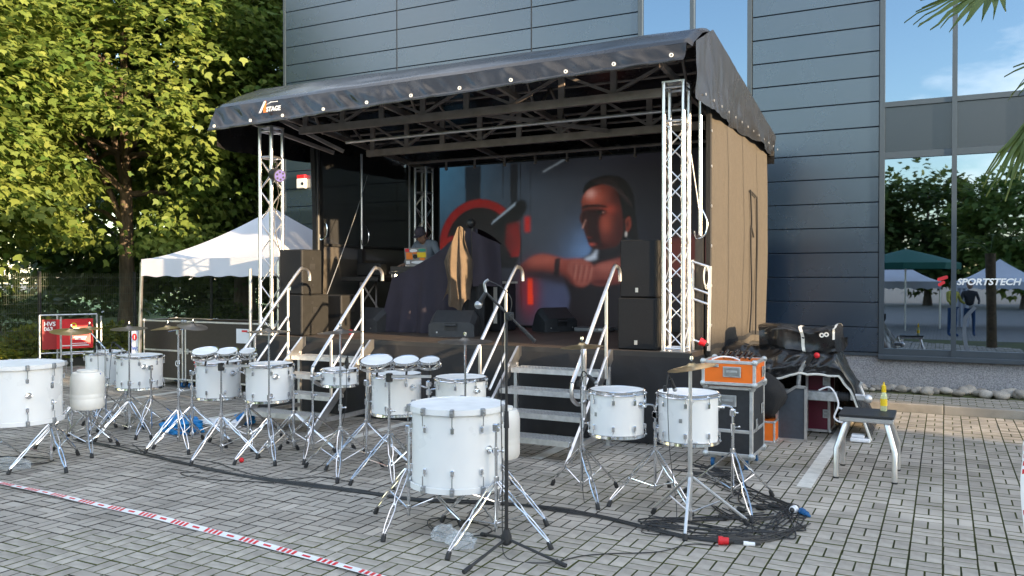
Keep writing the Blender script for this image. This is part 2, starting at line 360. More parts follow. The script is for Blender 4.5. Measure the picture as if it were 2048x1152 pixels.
for k, (x, y, o_, d) in enumerate(spots):
    if k in near: continue
    z, ax, ay, az = jit(); b = base[o_].copy(); ca, sa = math.cos(az), math.sin(az)
    bx = b[:, 0]*ca-b[:, 1]*sa; by = b[:, 0]*sa+b[:, 1]*ca; b[:, 2] += bx*-ay+by*ax
    vv.append(np.stack([bx+x, by+y, b[:, 2]+z], 1)); ff.append(pf+12*len(ff))
    t = random.choice([.86, .93, 1, 1, 1.05, 1.12])*random.uniform(.94, 1.06)
    if wave((x, y, 0), .35, 3) > .42 and random.random() < .6: t *= 1.18
    t *= 1+.16*wave((x, y, 0), .55, 11)+.07*wave((x, y, 0), 1.9, 12)
    if random.random() < .014: t *= .68
    tt.append(t)
me = bpy.data.meshes.new('pavers'); vv = np.concatenate(vv); ff = np.concatenate(ff); me.from_pydata(vv.tolist(), [], ff.tolist()); me.materials.append(M['paver']); me.materials.append(M['joint']); me.polygons.foreach_set('material_index', np.tile(np.array([0]+[1]*8, np.int32), len(tt)))
at = me.attributes.new('tint', 'FLOAT', 'POINT'); at.data.foreach_set('value', np.repeat(np.array(tt), 12).astype(np.float32))
o = link('distant_pavers', me, bed); tag(o, kind='stuff')
# parking-bay lines
for X, y0, y1 in ((-1.085, 7.64, 12.3), (-3.67, 7.62, 8.8), (-6.03, 7.62, 8.8), (-8.5, 7.6, 8.8), (-10.98, 7.6, 9.7)):
    mb = MB(); y = y0; w = .125
    while y < y1:
        L = .2 if y > y0+.1 else .1
        mb.box(X-w/2, y+.002, .002, X+w/2, y+L-.002, .0052); y += L
    tag(mb.build('parking_line', 'line', None, 0), kind='structure')
# kerb, raised pavement, stone border
kerb = MB().box(-4, 12.76, -.05, 9, 12.80, .085).build('kerb', 'joint', None, 0); tag(kerb, kind='structure')
for i in range(13):
    x = -4+i*1.0; MB().cbox(x+.004, 12.735, -.05, x+.996, 12.865, .1+random.gauss(0, .002), .008).build('kerb_stone', 'kerb', kerb, 0)
pv = MB().box(-13.2, 12.86, -.02, 10, 14.44, .088).build('raised_pavement', 'joint', None, 0); tag(pv, kind='structure')
rest = MB()
for i in range(-12, 45):
    for j in range(9):
        x, y = i*.2+.1+(.1 if j % 2 else 0), 12.92+j*.1
        if -1.9 < x < 2.3:
            o = bpy.data.objects.new('paver', pmesh[0]); COL.objects.link(o); o.parent = pv; o.location = (x, y, .1+random.gauss(0, .0015)); o.rotation_euler = (random.gauss(0, .006), random.gauss(0, .006), random.gauss(0, .01))
        else: rest.box(x-.096, y-.047, .06, x+.096, y+.047, .1)
tag(rest.build('distant_pavers', 'paver1', pv, 0), kind='stuff')
def rock_mesh(seed):
    bm = bmesh.new(); bmesh.ops.create_icosphere(bm, subdivisions=2, radius=1)
    for v in bm.verts: v.co *= 1+.28*wave(v.co, 1.1, seed)+.08*wave(v.co, 3, seed)
    me = bpy.data.meshes.new('stone'); bm.to_mesh(me); bm.free(); me.materials.append(M['stone']); me.shade_smooth(); return me
rocks = [rock_mesh(s) for s in range(5)]
sb = thing('stone_border', 'row of loose rounded field stones along the foot of the building', 'stones', (0, 14.05, .1))
for k in range(64):
    x = -2.2+k*.075+random.uniform(-.03, .03); y = random.uniform(13.88, 14.32); s = random.uniform(.05, .11)*(1.15 if x > .2 else .85)
    o = bpy.data.objects.new('stone', rocks[k % 5]); COL.objects.link(o); o.parent = sb; o.location = (x, y-14.05, s*.45)
    o.scale = (s*1.15, s, s*random.uniform(.55, .8)); o.rotation_euler = (random.uniform(-.3, .3), random.uniform(-.3, .3), random.uniform(0, 6))
lawn = MB().grid(lambda a, b: (-120+a*101.6, -40+b*140, .02+.12*wave((a*40, b*40, 0), .3, 2)*min(1, (1-a)*40)), 60, 60).build('lawn', 'grass'); tag(lawn, kind='structure')

# ------------------------------------------------------------ leaves
LEAF = np.array([(0, 0), (.34, .10), (.50, .42), (.20, .52), (0, 1.0), (-.20, .52), (-.50, .42), (-.34, .10)])
BLADE = np.array([(-.05, 0), (.05, 0), (.035, .6), (0, 1.)])
def leaf_mesh(name, pos, t1, t2, size, tint, mat, shape=LEAF, bend=None):
    n = len(pos); k = len(shape)
    P = pos[:, None, :]+size[:, None, None]*(shape[None, :, 0, None]*t1[:, None, :]+shape[None, :, 1, None]*t2[:, None, :])
    if bend is not None: P[:, :, 2] -= (size[:, None]*(shape[None, :, 1]**2)*bend)
    me = bpy.data.meshes.new(name); me.vertices.add(n*k); me.vertices.foreach_set('co', P.reshape(-1).astype(np.float32))
    me.loops.add(n*k); me.loops.foreach_set('vertex_index', np.arange(n*k, dtype=np.int32))
    me.polygons.add(n); me.polygons.foreach_set('loop_start', np.arange(0, n*k, k, dtype=np.int32)); me.polygons.foreach_set('loop_total', np.full(n, k, dtype=np.int32))
    at = me.attributes.new('tint', 'FLOAT', 'POINT'); at.data.foreach_set('value', np.repeat(tint, k).astype(np.float32))
    me.materials.append(M[mat]); me.update(calc_edges=True); return me
def norm(a): return a/np.maximum(np.linalg.norm(a, axis=1, keepdims=True), 1e-6)
def leaves(centers, outward, per, spread, size, droop=.55, flat=.45, r=None):
    r = r or rng; n = len(centers)*per; c = np.repeat(centers, per, 0); o = np.repeat(outward, per, 0)
    off = r.normal(0, 1, (n, 3))*spread; off[:, 2] *= flat; off[:, 2] -= .25*np.linalg.norm(off[:, :2], axis=1)
    tip = norm(o*.6+norm(off)*.7+r.normal(0, .45, (n, 3))+np.array([0, 0, -droop]))
    nrm = norm(np.array([0, 0, 1.])+o*.5+r.normal(0, .42, (n, 3)))
    t1 = norm(np.cross(tip, nrm)); s = r.uniform(.65, 1.15, n)*size
    return c+off, t1, tip, s
def tree(name, label, x, y, H_, tr, zc, rx, ry, rzz, ncl, per, size, mat, seed, group=None, cut=-.12, lean=(0, 0), spread=.34, nb=9, low=0., cat='tree', keep=None):
    r = np.random.default_rng(seed); t = thing(name, label, cat, (x, y, 0), group, local=True)
    cen = []
    while len(cen) < ncl:
        u = norm(r.normal(0, 1, (1, 3)))[0]; rad = r.uniform(.28, 1)**.5
        p = np.array([u[0]*rx*rad, u[1]*ry*rad, u[2]*rzz*rad])
        sq = 1+.22*wave((p[0]/rx, p[1]/ry, p[2]/rzz), 2.2, seed)
        p = p*sq
        if wave(p, .75, seed+5) < cut or p[2]+zc < low: continue
        if keep and not keep(p[0]+x, p[1]+y, p[2]+zc): continue
        cen.append(p+np.array([lean[0], lean[1], zc]))
    cen = np.array(cen); ow = norm((cen-np.array([lean[0], lean[1], zc-rzz*.3]))/np.array([rx, ry, rzz]))
    pos, t1, t2, s = leaves(cen, ow, per, spread, size, r=r)
    cl = np.repeat(r.uniform(0, 1, len(cen)), per); tint = np.clip(cl*.7+r.uniform(-.15, .45, len(pos)), 0, 1)
    me = leaf_mesh('crown', pos, t1, t2, s, tint, mat); link('crown', me, t)
    mb = MB(); zt = zc+rzz*.55; pts = [(lean[0]*f_**1.5+.12*wave((0, 0, f_*4), 1, seed)*f_, lean[1]*f_**1.5+.12*wave((5, 0, f_*4), 1, seed)*f_, -.05+f_*zt) for f_ in [q/10 for q in range(11)]]
    mb.tube(pts, tr, 10, radii=[tr*(1.35 if q == 0 else 1-.085*q) for q in range(11)]); mb.build('trunk', 'bark', t, 60)
    br = MB()
    for q in range(nb):
        tgt = Vector(cen[int(r.integers(0, len(cen)))]); f_ = r.uniform(.35, .8); st = Vector(pts[int(f_*10)])
        mid = st.lerp(tgt, .5)+Vector((0, 0, .35)); sp = spline([st, mid, tgt], 5); rr = tr*.42
        br.tube(sp, rr, 6, radii=[rr*(1-.85*e/(len(sp)-1)) for e in range(len(sp))])
    if nb: br.build('limb', 'bark', t, 60)
    return t
GT = 'trees behind the mesh fence'
tree('maple_tree', 'tall maple with sunlit yellow-green leaves and straight trunk behind the fence', -20.4, 15.9, 13, .24, 7.6, 5.2, 4.6, 5.4, 1350, 38, .215, 'maple', 11, GT, lean=(.3, -.5), nb=16, low=2.4, keep=lambda X, Y, Z_: not (Z_ < 5.6 and Y < 17 and X+20.4+(Y-15.9)*.86 > -1.3 and X+20.4+(Y-15.9)*.86 < 1.6))
tree('maple_tree', 'bright low-hanging maple filling the left edge of the picture', -20.6, 9.9, 12, .26, 6.4, 4.6, 4.0, 5.4, 1350, 38, .215, 'maple', 23, GT, nb=10, low=1.7)
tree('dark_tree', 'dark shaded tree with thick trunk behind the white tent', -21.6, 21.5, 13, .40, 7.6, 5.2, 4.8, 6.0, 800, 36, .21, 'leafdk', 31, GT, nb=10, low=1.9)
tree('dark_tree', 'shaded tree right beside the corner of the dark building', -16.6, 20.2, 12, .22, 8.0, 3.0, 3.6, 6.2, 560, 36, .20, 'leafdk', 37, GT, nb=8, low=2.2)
tree('maple_tree', 'tall tree crown filling the upper left corner behind the low-hanging maple', -25.5, 14.5, 15, .3, 9.5, 5, 5, 6, 700, 32, .24, 'maple', 41, GT, nb=6, low=6.0)
tree('maple_tree', 'roadside maple left of the picture frame along the fence', -21, 3.5, 9, .26, 5.2, 4.2, 4.2, 3.9, 340, 22, .34, 'maple', 43, GT, nb=4, low=2.)
for k, (x, y, h_) in enumerate(((-31, 24, 8), (-26, 30, 9), (-35, 12, 8), (-38, 4, 9), (-20, 33, 9))):
    tree('background_tree', ['distant tree beyond the lawn, far left', 'distant tree beyond the lawn behind the maple trunk', 'distant tree at the left edge beyond the lawn', 'distant tree outside the left edge of the picture', 'distant tree behind the tent roof'][k], x, y, h_, .25, h_*.55, 5, 4.5, h_*.5, 300, 24, .42, 'leafdk', 60+k, 'trees beyond the lawn', nb=3, low=1.6, cut=-.3, spread=.5)
# what the window panes mirror: trees behind the viewer
for k, (x, y, h_) in enumerate(((-14, -36, 10), (-6.5, -33, 9.2), (-1, -35, 9.6), (4.5, -31, 8.6), (10.5, -34, 10.5), (17, -30, 10), (-23, -30, 11), (24, -33, 10))):
    tree('mirrored_tree', 'tree behind the viewer, seen only mirrored in the window panes', x, y, h_, .25, h_*.56, 4.3, 3.6, h_*.46, 260, 20, .5, 'leafdk' if k % 3 else 'maple', 80+k, 'trees behind the viewer', nb=2, low=1.2, cut=-.3, spread=.5)
def shrub(name, label, x, y, rx, ry, h, n, size, mat, seed, group=None):
    r = np.random.default_rng(seed); u = norm(r.normal(0, 1, (n, 3))); u[:, 2] = np.abs(u[:, 2])
    cen = u*np.array([rx, ry, h])*(r.uniform(.3, 1, (n, 1))**.5); cen *= (1+.25*np.array([[wave(c, 1.5, seed)] for c in cen]))
    pos, t1, t2, s = leaves(cen, norm(cen+.01), 12, .13*max(1, rx*.6), size, droop=.1, r=r)
    t = thing(name, label, 'shrub', (x, y, 0), group, local=True); link('foliage', leaf_mesh('foliage', pos, t1, t2, s, r.uniform(0, 1, len(pos)), mat), t)
    mb = MB()
    for q in range(6): c = cen[int(r.integers(0, n))]; mb.tube([(0, 0, 0), tuple(c*.5+np.array([0, 0, .1])), tuple(c)], .012, 5)
    mb.build('stem', 'bark', t)
for k, (x, y, rx, h, m_, lb) in enumerate(((-18.75, 10.4, 1.0, .62, 'shrub', 'low yellow-green shrub behind the fence at the left edge'), (-18.85, 12.4, .9, .75, 'shrub', 'yellow-green shrub behind the fence beside the red sign'),
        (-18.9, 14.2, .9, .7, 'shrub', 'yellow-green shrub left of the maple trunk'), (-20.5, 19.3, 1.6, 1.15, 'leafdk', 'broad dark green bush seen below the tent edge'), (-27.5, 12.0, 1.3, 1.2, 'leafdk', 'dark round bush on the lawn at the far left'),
        (-29, 17.5, 1.6, 1.5, 'leafdk', 'dark bush on the lawn left of the trunk'), (-19.5, 22.5, 1.3, 1.0, 'shrub', 'small leafy bush by the thick dark trunk'),
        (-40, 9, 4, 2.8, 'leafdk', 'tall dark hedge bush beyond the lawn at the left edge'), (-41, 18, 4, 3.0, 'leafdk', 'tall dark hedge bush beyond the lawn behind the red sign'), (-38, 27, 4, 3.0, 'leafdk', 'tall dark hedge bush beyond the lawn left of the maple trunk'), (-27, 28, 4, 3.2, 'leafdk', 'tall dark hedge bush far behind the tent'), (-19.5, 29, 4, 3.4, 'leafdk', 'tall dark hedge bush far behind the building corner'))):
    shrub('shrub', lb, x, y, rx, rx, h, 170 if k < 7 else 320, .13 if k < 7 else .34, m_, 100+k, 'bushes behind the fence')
# grass blades just behind the fence line
n = 26000; gx = rng.uniform(-27, -18.35, n); gy = rng.uniform(8, 24, n); pos = np.stack([gx, gy, np.full(n, .0)], 1)
a = rng.uniform(0, 2*PI, n); t1 = np.stack([np.cos(a), np.sin(a), 0*a], 1); t2 = norm(np.stack([rng.normal(0, .3, n), rng.normal(0, .3, n), np.ones(n)], 1))
tag(link('grass', leaf_mesh('grass', pos, t1, t2, rng.uniform(.06, .16, n), rng.uniform(0, 1, n), 'grassblade', BLADE)), kind='stuff')

# ------------------------------------------------------------ mesh fence
fx = -18.25
fence = thing('mesh_fence', 'dark welded wire mesh fence with slim posts in front of the lawn', 'fence', (fx, 12, 0))
for k in range(8):
    y = 4.4+k*2.5; p = MB().cbox(fx-.03, y-.03, 0, fx+.03, y+.03, 2.0, .006)
    p.build('post', 'post', fence, 0)
    if k < 7:
        w = MB()
        for i in range(50): yy = y+.05*i+.025; w.cyl((fx+.035, yy, .04), (fx+.035, yy, 1.96), .0028, n=4, caps=False)
        for i in range(10):
            z = .06+i*.2
            for s in (-.007, .007): w.cyl((fx+.035+s, y, z), (fx+.035+s, y+2.5, z), .0038, n=4, caps=False)
        w.build('wire_panel', 'wire', fence, 60)

# ------------------------------------------------------------ building
FY = 14.4
bld = thing('building', 'dark blue-grey metal clad hall with tall mirrored window bays', 'building', (-1.5, FY, 0))
MB().box(-13.2, FY+.03, .6, -4.86, FY+.25, 10.2).build('wall', 'cladback', bld, 0)
MB().box(-2.93, FY+.03, .6, -.9, FY+.25, 10.2).build('wall', 'cladback', bld, 0)
MB().box(5.02, FY+.03, .6, 12, FY+.25, 10.2).build('wall', 'cladback', bld, 0)
MB().box(-13.23, FY+.06, .0, -13.0, FY+14, 10.2).build('side_wall', 'clad', bld, 0)
MB().box(-13.23, FY+.25, 10.2, 12, FY+14, 10.4).build('roof', 'cladback', bld, 0)
MB().box(-13.15, FY+.05, 0, 12, FY+.4, .62).build('plinth', 'plinth', bld, 0)
MB().box(-13.22, FY+.002, .60, -4.87, FY+.06, .648).box(-2.92, FY+.002, .60, -.92, FY+.06, .648).build('drip_edge', 'frame', bld, 0)
def panels(x0, x1):
    z = .655
    while z < 10.1:
        MB().cbox(x0+.007, FY, z+.006, x1-.007, FY+.035, z+.3915, .006).build('cladding_panel', 'clad', bld, 0); z += .3975
for x in (-10.16, -7.04): MB().box(x-.010, FY-.004, .66, x+.010, FY+.034, 10.1).build('joint_strip', 'cladback', bld, 0)
for x0, x1 in ((-13.22, -10.16), (-10.16, -7.04), (-7.04, -4.90), (-2.90, -.92), (5.06, 8.5)): panels(x0, x1)
MB().box(-13.26, FY-.012, .6, -13.2, FY+.08, 10.2).build('corner_trim', 'frame', bld, 0)
ZT = ((.73, 3.71), (3.81, 4.52), (4.60, 8.0), (8.08, 10.1))
def window(x0, x1, mull, lower=True):
    f = MB(); e = .055
    f.box(x0, FY-.03, .62, x0+e+.02, FY+.09, 10.15); f.box(x1-e-.02, FY-.03, .62, x1, FY+.09, 10.15)
    for m_ in mull: f.box(m_-.035, FY-.045, .62, m_+.035, FY+.09, 10.15)
    for z0, z1 in ((.62, .73), (3.71, 3.81), (4.52, 4.60), (8.0, 8.08), (10.08, 10.15)): f.box(x0+.01, FY-.022, z0, x1-.01, FY+.08, z1)
    fr = f.build('window_frame', 'frame', bld, 0)
    MB().cbox(x0-.01, FY-.07, .555, x1+.01, FY+.1, .628, .008).build('window_sill', 'frame', fr, 0)
    xs = [x0+.03]+list(mull)+[x1-.03]
    for a, b in zip(xs[:-1], xs[1:]):
        for k, (z0, z1) in enumerate(ZT):
            if k == 1: MB().box(a+.03, FY+.012, z0-.01, b-.03, FY+.03, z1+.01).build('spandrel_panel', 'spandrel', fr, 0)
            else:
                g_ = MB().box(a+.02, FY+.02, z0-.02, b-.02, FY+.03, z1+.02); t1_, t2_ = random.uniform(-.004, .004), random.uniform(-.0015, .0015)
                g_.v = [(x_, y_+(x_-(a+b)/2)*t1_+(z_-(z0+z1)/2)*t2_, z_) for x_, y_, z_ in g_.v]; g_.build('pane', 'glass', fr, 0)
    return fr
window(-4.90, -2.90, [-3.92]); wr = window(-.92, 5.06, [.125, 1.10, 2.1, 3.1, 4.1])
MB().box(-5.2, FY+4, .5, 5.4, FY+4.1, 10).box(-5.2, FY+.3, .5, 5.4, FY+4, .62).box(-5.2, FY+.3, 3.6, 5.4, FY+4, 3.75).build('interior', 'interior', bld, 0)
lg = MB()
def slash(mb, x, z, L, t, y):
    pts = []
    for k in range(7): a = PI/2+PI*k/6; pts.append((x+t*math.cos(a)*.9, z+t*math.sin(a)))
    for k in range(7): a = -PI/2+PI*k/6; pts.append((x+L+t*math.cos(a)*.9, z+.035+t*math.sin(a)))
    mb.prism(pts, (0, y, 0), (1, 0, 0), (0, 0, 1), (0, .003, 0))
slash(lg, -.075, 1.815, .10, .028, FY+.014); slash(lg, -.065, 1.735, .05, .028, FY+.014)
lg.build('emblem', 'redp', wr, 0)
text_part('lettering', 'SPORTSTECH', 'whitep', wr, (.165, FY+.014, 1.735), .135, shear=.22, bold=.0042, sx=1.03)
al = thing('alarm_box', 'small white alarm box with red top on the dark wall', 'alarm box', (-12.69, FY-.05, 3.83))
MB().cbox(-12.81, FY-.1, 3.83, -12.57, FY-.001, 4.05, .015).build('housing', 'plastic', al); MB().cbox(-12.805, FY-.098, 4.052, -12.575, FY-.002, 4.13, .012).build('beacon', 'red', al)
MB().cyl((-12.63, FY-.1, 3.93), (-12.63, FY-.106, 3.93), .035, n=12).build('sounder', 'black', al)
# added unseen blocks right of the picture, heights stepped to shade the yard
SA, CA = math.sin(SUN_AZ), math.cos(SUN_AZ)
def blk(q0, q1, h, label, seed):
    c = lambda p, q: Vector((p*CA+q*SA, -p*SA+q*CA, 0))
    t = thing('shade_block', label, 'building', c(42, (q0+q1)/2), 'added shade blocks outside the picture')
    a, b, d, e = c(40, q0), c(40, q1), c(50, q1), c(50, q0)
    MB().add([a, b, d, e]+[v+Vector((0, 0, h)) for v in (a, b, d, e)], [(0, 1, 5, 4), (1, 2, 6, 5), (2, 3, 7, 6), (3, 0, 4, 7)]).build('wall', 'wallgrey', t, 0)
    MB().add([v+Vector((0, 0, h+.0)) for v in (a, b, d, e)], [(0, 1, 2, 3)]).build('roof', 'cladback', t, 0)
T = math.tan(SUN_EL)
blk(-40, 6.3, 9.4+(T-.1317)*46, 'tall unseen block added to shade the drums, right of the picture', 1)
blk(6.3, 10.75, .98+45.25*T, 'lower unseen block added to shade up to deck height, right of the picture', 2)
blk(10.75, 12.5, -.9+43.7*T, 'low unseen block added to leave the kerb sunlit, right of the picture', 3)
blk(12.5, 30, 2.4+45.3*T, 'unseen block added to shade the foot of the facade, right of the picture', 4)
# ------------------------------------------------------------ mobile stage
DZ, SX0, SX1, SY0, SY1 = 1.02, -8.72, -2.42, 8.88, 12.92
def lerp(a, b, t): return a+(b-a)*t
stage = thing('mobile_stage', 'mobile stage with black tarpaulin roof on aluminium truss towers', 'stage', (-5.6, 10.9, 0))
deck = MB().box(SX0, SY0, DZ-.09, SX1, SY1, DZ).build('deck', 'deck', stage, 0)
for k in range(6):
    x0 = SX0+k*1.05; MB().box(x0+.003, SY0+.03, DZ+.001, x0+1.047, SY1-.02, DZ+.006).build('deck_board', 'deck', deck, 0)
MB().box(SX0-.01, SY0-.025, DZ-.10, SX1+.01, SY0-.002, DZ+.004).build('deck_edge', 'black', stage, 0)
MB().box(SX0+.05, SY0+.1, .55, SX1-.05, SY1-.1, DZ-.1).build('chassis', 'black', stage, 0)
def skirt(a, b):
    x = lerp(SX0, SX1, a); f = .012*math.sin(x*23)+.01*math.sin(x*9+1)+.012*wave((x, b, 0), 3, 1)
    return (x, SY0-.035+f*(1-b)-.02*(1-b)*wave((x, 0, 0), 1.3, 4), .012+b*(DZ-.05-.012))
MB().grid(skirt, 200, 6).build('front_skirt', 'skirt', stage, 60)
MB().grid(lambda a, b: (SX1+.012+.012*math.sin(a*60)*(1-b), lerp(SY0-.03, SY1, a), .012+b*(DZ-.06)), 80, 4).build('side_skirt', 'skirt', stage, 60)
MB().grid(lambda a, b: (SX0-.012-.012*math.sin(a*60)*(1-b), lerp(SY0-.03, SY1, a), .012+b*(DZ-.06)), 80, 4).build('side_skirt', 'skirt', stage, 60)
def tower(x0, y0, z0, z1, mat='alu', w=.22, r=.0245):
    t = MB().box(x0-.03, y0-.03, z0, x0+w+.03, y0+w+.03, z0+.012).build('truss_tower', mat, stage, 0)
    MB().box(x0-.02, y0-.02, z1, x0+w+.02, y0+w+.02, z1+.02).build('top_plate', mat, t, 0)
    cs = [(x0, y0), (x0+w, y0), (x0+w, y0+w), (x0, y0+w)]
    for x, y in cs: MB().cyl((x, y, z0+.012), (x, y, z1), r, n=12).build('chord', mat, t)
    n = int(round((z1-z0-.55)/.21)); zz = [z0+.06+(z1-z0-.5)*k/n for k in range(n+1)]
    for k in range(4):
        (ax, ay), (bx, by) = cs[k], cs[(k+1) % 4]; b = MB()
        for i in range(n):
            p, q = ((ax, ay), (bx, by)) if (i+k) % 2 else ((bx, by), (ax, ay)); b.cyl((*p, zz[i]), (*q, zz[i+1]), .0085, n=6)
        for z in (zz[0]-.02, zz[-1]+.02, z1-.05): MB().cyl((ax, ay, z), (bx, by, z), .016, n=8).build('cross_bar', mat, t)
        b.build('lattice', mat, t)
    return t
tower(-2.755, 8.96, DZ, 3.98); tower(-8.70, 8.96, DZ, 3.98); tower(-8.16, 12.1, DZ, 3.74); tower(-2.80, 12.2, DZ, 3.74)
# roof cover
def zb(x): return lerp(3.895, 4.09, (x+9.2)/6.87)
def ze(x): return lerp(4.245, 4.30, (x+9.2)/6.87)
def roofz(y): return 4.66 if y < 9.4 else lerp(4.66, 4.05, (y-9.4)/3.9)
def valance(a, b):
    x = lerp(-9.2, -2.40, a); z = lerp(zb(x), ze(x), b)
    f = .055*wave((x*2.3+z*2.6, z*1.2, 0), 1.5, 8)+.034*wave((x*5+z*6, z*1.6, 3), 1.4, 9)+.010*wave((x*13+z*9, z*5, 1), 1, 2)
    f *= .25+.95*math.sin(PI*min(1, b*1.02))*(.55+.45*wave((x, 0, 0), .8, 21)); hem = .012*math.exp(-((b-.07)/.05)**2)
    return (x, lerp(8.475, 8.60, b)-f-hem, z)
MB().grid(valance, 260, 26).build('front_valance', 'tarp', stage, 60)
def cover(a, b):
    x = lerp(-9.2, -2.34, a)
    P = [(8.598, ze(x)-.006), (8.66, ze(x)+.055), (9.0, ze(x)+.24), (9.4, 4.66), (10.7, roofz(10.7)), (12, roofz(12)), (13.3, 4.05)]
    t = b*(len(P)-1); i = min(int(t), len(P)-2); t -= i; y, z = lerp(P[i][0], P[i+1][0], t), lerp(P[i][1], P[i+1][1], t)
    return (x, y, z+.014*wave((x*1.1, y*3, 0), 1.6, 3)-(.05 if a in (0, 1) else 0))
MB().grid(cover, 120, 36).build('roof_cover', 'tarp', stage, 60)
def flap(xs, sg):
    def fn(a, b):
        y = lerp(8.66, 13.32, a); top = (roofz(y) if y > 9.4 else lerp(ze(xs)+.03, 4.66, (y-8.62)/.78))-.03
        bot = 3.72+.02*abs(math.sin(a*PI*7))*(-1)+.03*wave((y, 0, 0), 1.2, 6)
        f = .035*wave((y*2, b*2.2, 0), 1.3, 12)+.02*wave((y*6, b*1.5, 0), 1.2, 13)+.05*(1-b)*math.sin(a*PI*3.5)
        if a > .93: f -= .06*(1-b)*wave((y*9, b*4, 2), 1, 4)
        return (xs+sg*(.03+f*(1-.8*b)), y, lerp(bot, top, b))
    return MB().grid(fn, 130, 18)
flap(-2.35, 1).build('side_flap', 'tarp', stage, 60); flap(-9.2, -1).build('side_flap', 'tarp', stage, 60)
MB().grid(lambda a, b: (lerp(-9.2, -2.34, a), 13.33, lerp(3.6, 4.06, b)), 20, 2).build('back_flap', 'tarp', stage, 60)
def eyelet(mb, x, y, z, r=.021, axis='Y'):
    rot = Matrix.Rotation(PI/2, 3, 'X') if axis == 'Y' else Matrix.Rotation(PI/2, 3, 'Y')
    mb.lathe([(r*.5, -.004), (r*1.05, -.004), (r*1.05, .004), (r*.5, .004)], (x, y, z), 14, rot, closed=True); return mb
for x in (-9.05, -8.372, -7.80, -7.11, -6.42, -5.755, -5.07, -4.39, -3.71, -3.15, -2.52): eyelet(MB(), x, 8.445, zb(x)+.055).build('eyelet', 'plastic', stage)
for k in range(13): y = 8.9+k*.36; eyelet(MB(), -2.275, y, 3.80, .014, 'X').build('eyelet', 'alumatt', stage)
text_part('lettering', 'STAGE', 'whitep', stage, (-8.115, 8.475, 4.075), .085, shear=.1, bold=.003)
lm = MB(); lm.prism([(0, 0), (.035, 0), (.125, .15), (.095, .15)], (-8.245, 8.477, 4.065), (1, 0, 0), (0, 0, 1), (0, -.004, 0)); lm.build('emblem', 'whitep', stage, 0)
lm = MB(); lm.prism([(.075, 0), (.155, 0), (.155, .022), (.12, .022), (.125, .155), (.095, .155)], (-8.245, 8.481, 4.065), (1, 0, 0), (0, 0, 1), (0, -.004, 0)); lm.build('emblem', 'orangep', stage, 0)
lm = MB(); lm.prism([(.13, .09), (.22, .115), (.335, .115), (.335, .123), (.21, .125)], (-8.245, 8.479, 4.075), (1, 0, 0), (0, 0, 1), (0, -.004, 0)); lm.build('emblem', 'whitep', stage, 0)
# roof steelwork
def rect(mb, p, q, w, h):
    p, q = Vector(p), Vector(q); d = (q-p).normalized(); s = d.cross(Vector((0, 0, 1))); s = s.normalized() if s.length > .01 else Vector((1, 0, 0)); u = s.cross(d)
    vs = [e+s*a*w/2+u*b*h/2 for e in (p, q) for a, b in ((-1, -1), (1, -1), (1, 1), (-1, 1))]
    return mb.add(vs, [(3, 2, 1, 0), (4, 5, 6, 7), (0, 1, 5, 4), (1, 2, 6, 5), (2, 3, 7, 6), (3, 0, 4, 7)])
for y, zl, zh, x0, x1 in ((9.30, 3.955, 4.30, -8.25, -2.7), (10.55, 3.775, 4.22, -8.0, -2.7)):
    rect(MB(), (x0, y, zl), (x1, y, zl), .07, .10).build('roof_beam', 'roofsteel', stage, 0)
    rect(MB(), (x0, y, zh), (x1, y, zh), .06, .06).build('roof_beam', 'roofsteel', stage, 0)
    n = 8
    for k in range(n):
        a = lerp(x0+.1, x1-.1, k/n); b = lerp(x0+.1, x1-.1, (k+1)/n)
        rect(MB(), (a, y, zl+.05) if k % 2 else (a, y, zh), (b, y, zh) if k % 2 else (b, y, zl+.05), .035, .035).build('brace', 'roofsteel', stage, 0)
        rect(MB(), (a, y-.002, zl+.05), (a, y-.002, zh), .08, .03).build('strut', 'roofsteel', stage, 0)
for x in (-8.3, -6.55, -4.75, -2.72):
    rect(MB(), (x, 8.75, 4.14), (x, 12.8, 3.78), .05, .07).build('rafter', 'roofsteel', stage, 0)
    for y0, y1, s in ((9.45, 9.85, 0), (9.85, 10.3, 1), (10.3, 11, 0), (11, 11.7, 1)):
        rect(MB(), (x, y0, 4.10-.088*(y0-8.75) if s else roofz(y0)-.12), (x, y1, roofz(y1)-.12 if s else 4.10-.088*(y1-8.75)), .03, .03).build('brace', 'roofsteel', stage, 0)
for y in (8.72, 8.85, 8.98, 9.12, 9.6, 10.0, 10.4, 10.9, 11.4, 11.9, 12.4):
    zz = (4.16+(y-8.6)*.45 if y < 9.3 else roofz(y)-.09)
    MB().cyl((-9.0, y, zz), (-2.5, y, zz), .018, n=8).build('purlin', 'roofsteel', stage)
MB().cyl((-7.9, 9.9, 3.85), (-2.75, 9.9, 3.87), .024, n=10).build('lighting_bar', 'alumatt', stage)
MB().cyl((-8.2, 11.9, 3.80), (-2.6, 11.9, 3.80), .024, n=10).build('lighting_bar', 'roofsteel', stage)
rect(MB(), (-8.45, 9.1, 4.1), (-7.95, 9.9, 3.72), .04, .05).build('brace', 'roofsteel', stage, 0)
rect(MB(), (-8.9, 8.8, 4.1), (-8.3, 10.1, 3.75), .05, .05).build('brace', 'roofsteel', stage, 0)
rect(MB(), (-5.6, 9.35, 4.0), (-4.0, 10.5, 3.8), .05, .05).build('brace', 'roofsteel', stage, 0)
for k in range(9): x = -7.4+k*.55; MB().cyl((x, 11.9, 3.78), (x, 11.9, 3.66), .02, n=6).ball((x, 11.9, 3.66), .03, 8, 5).build('hook', 'roofsteel', stage)
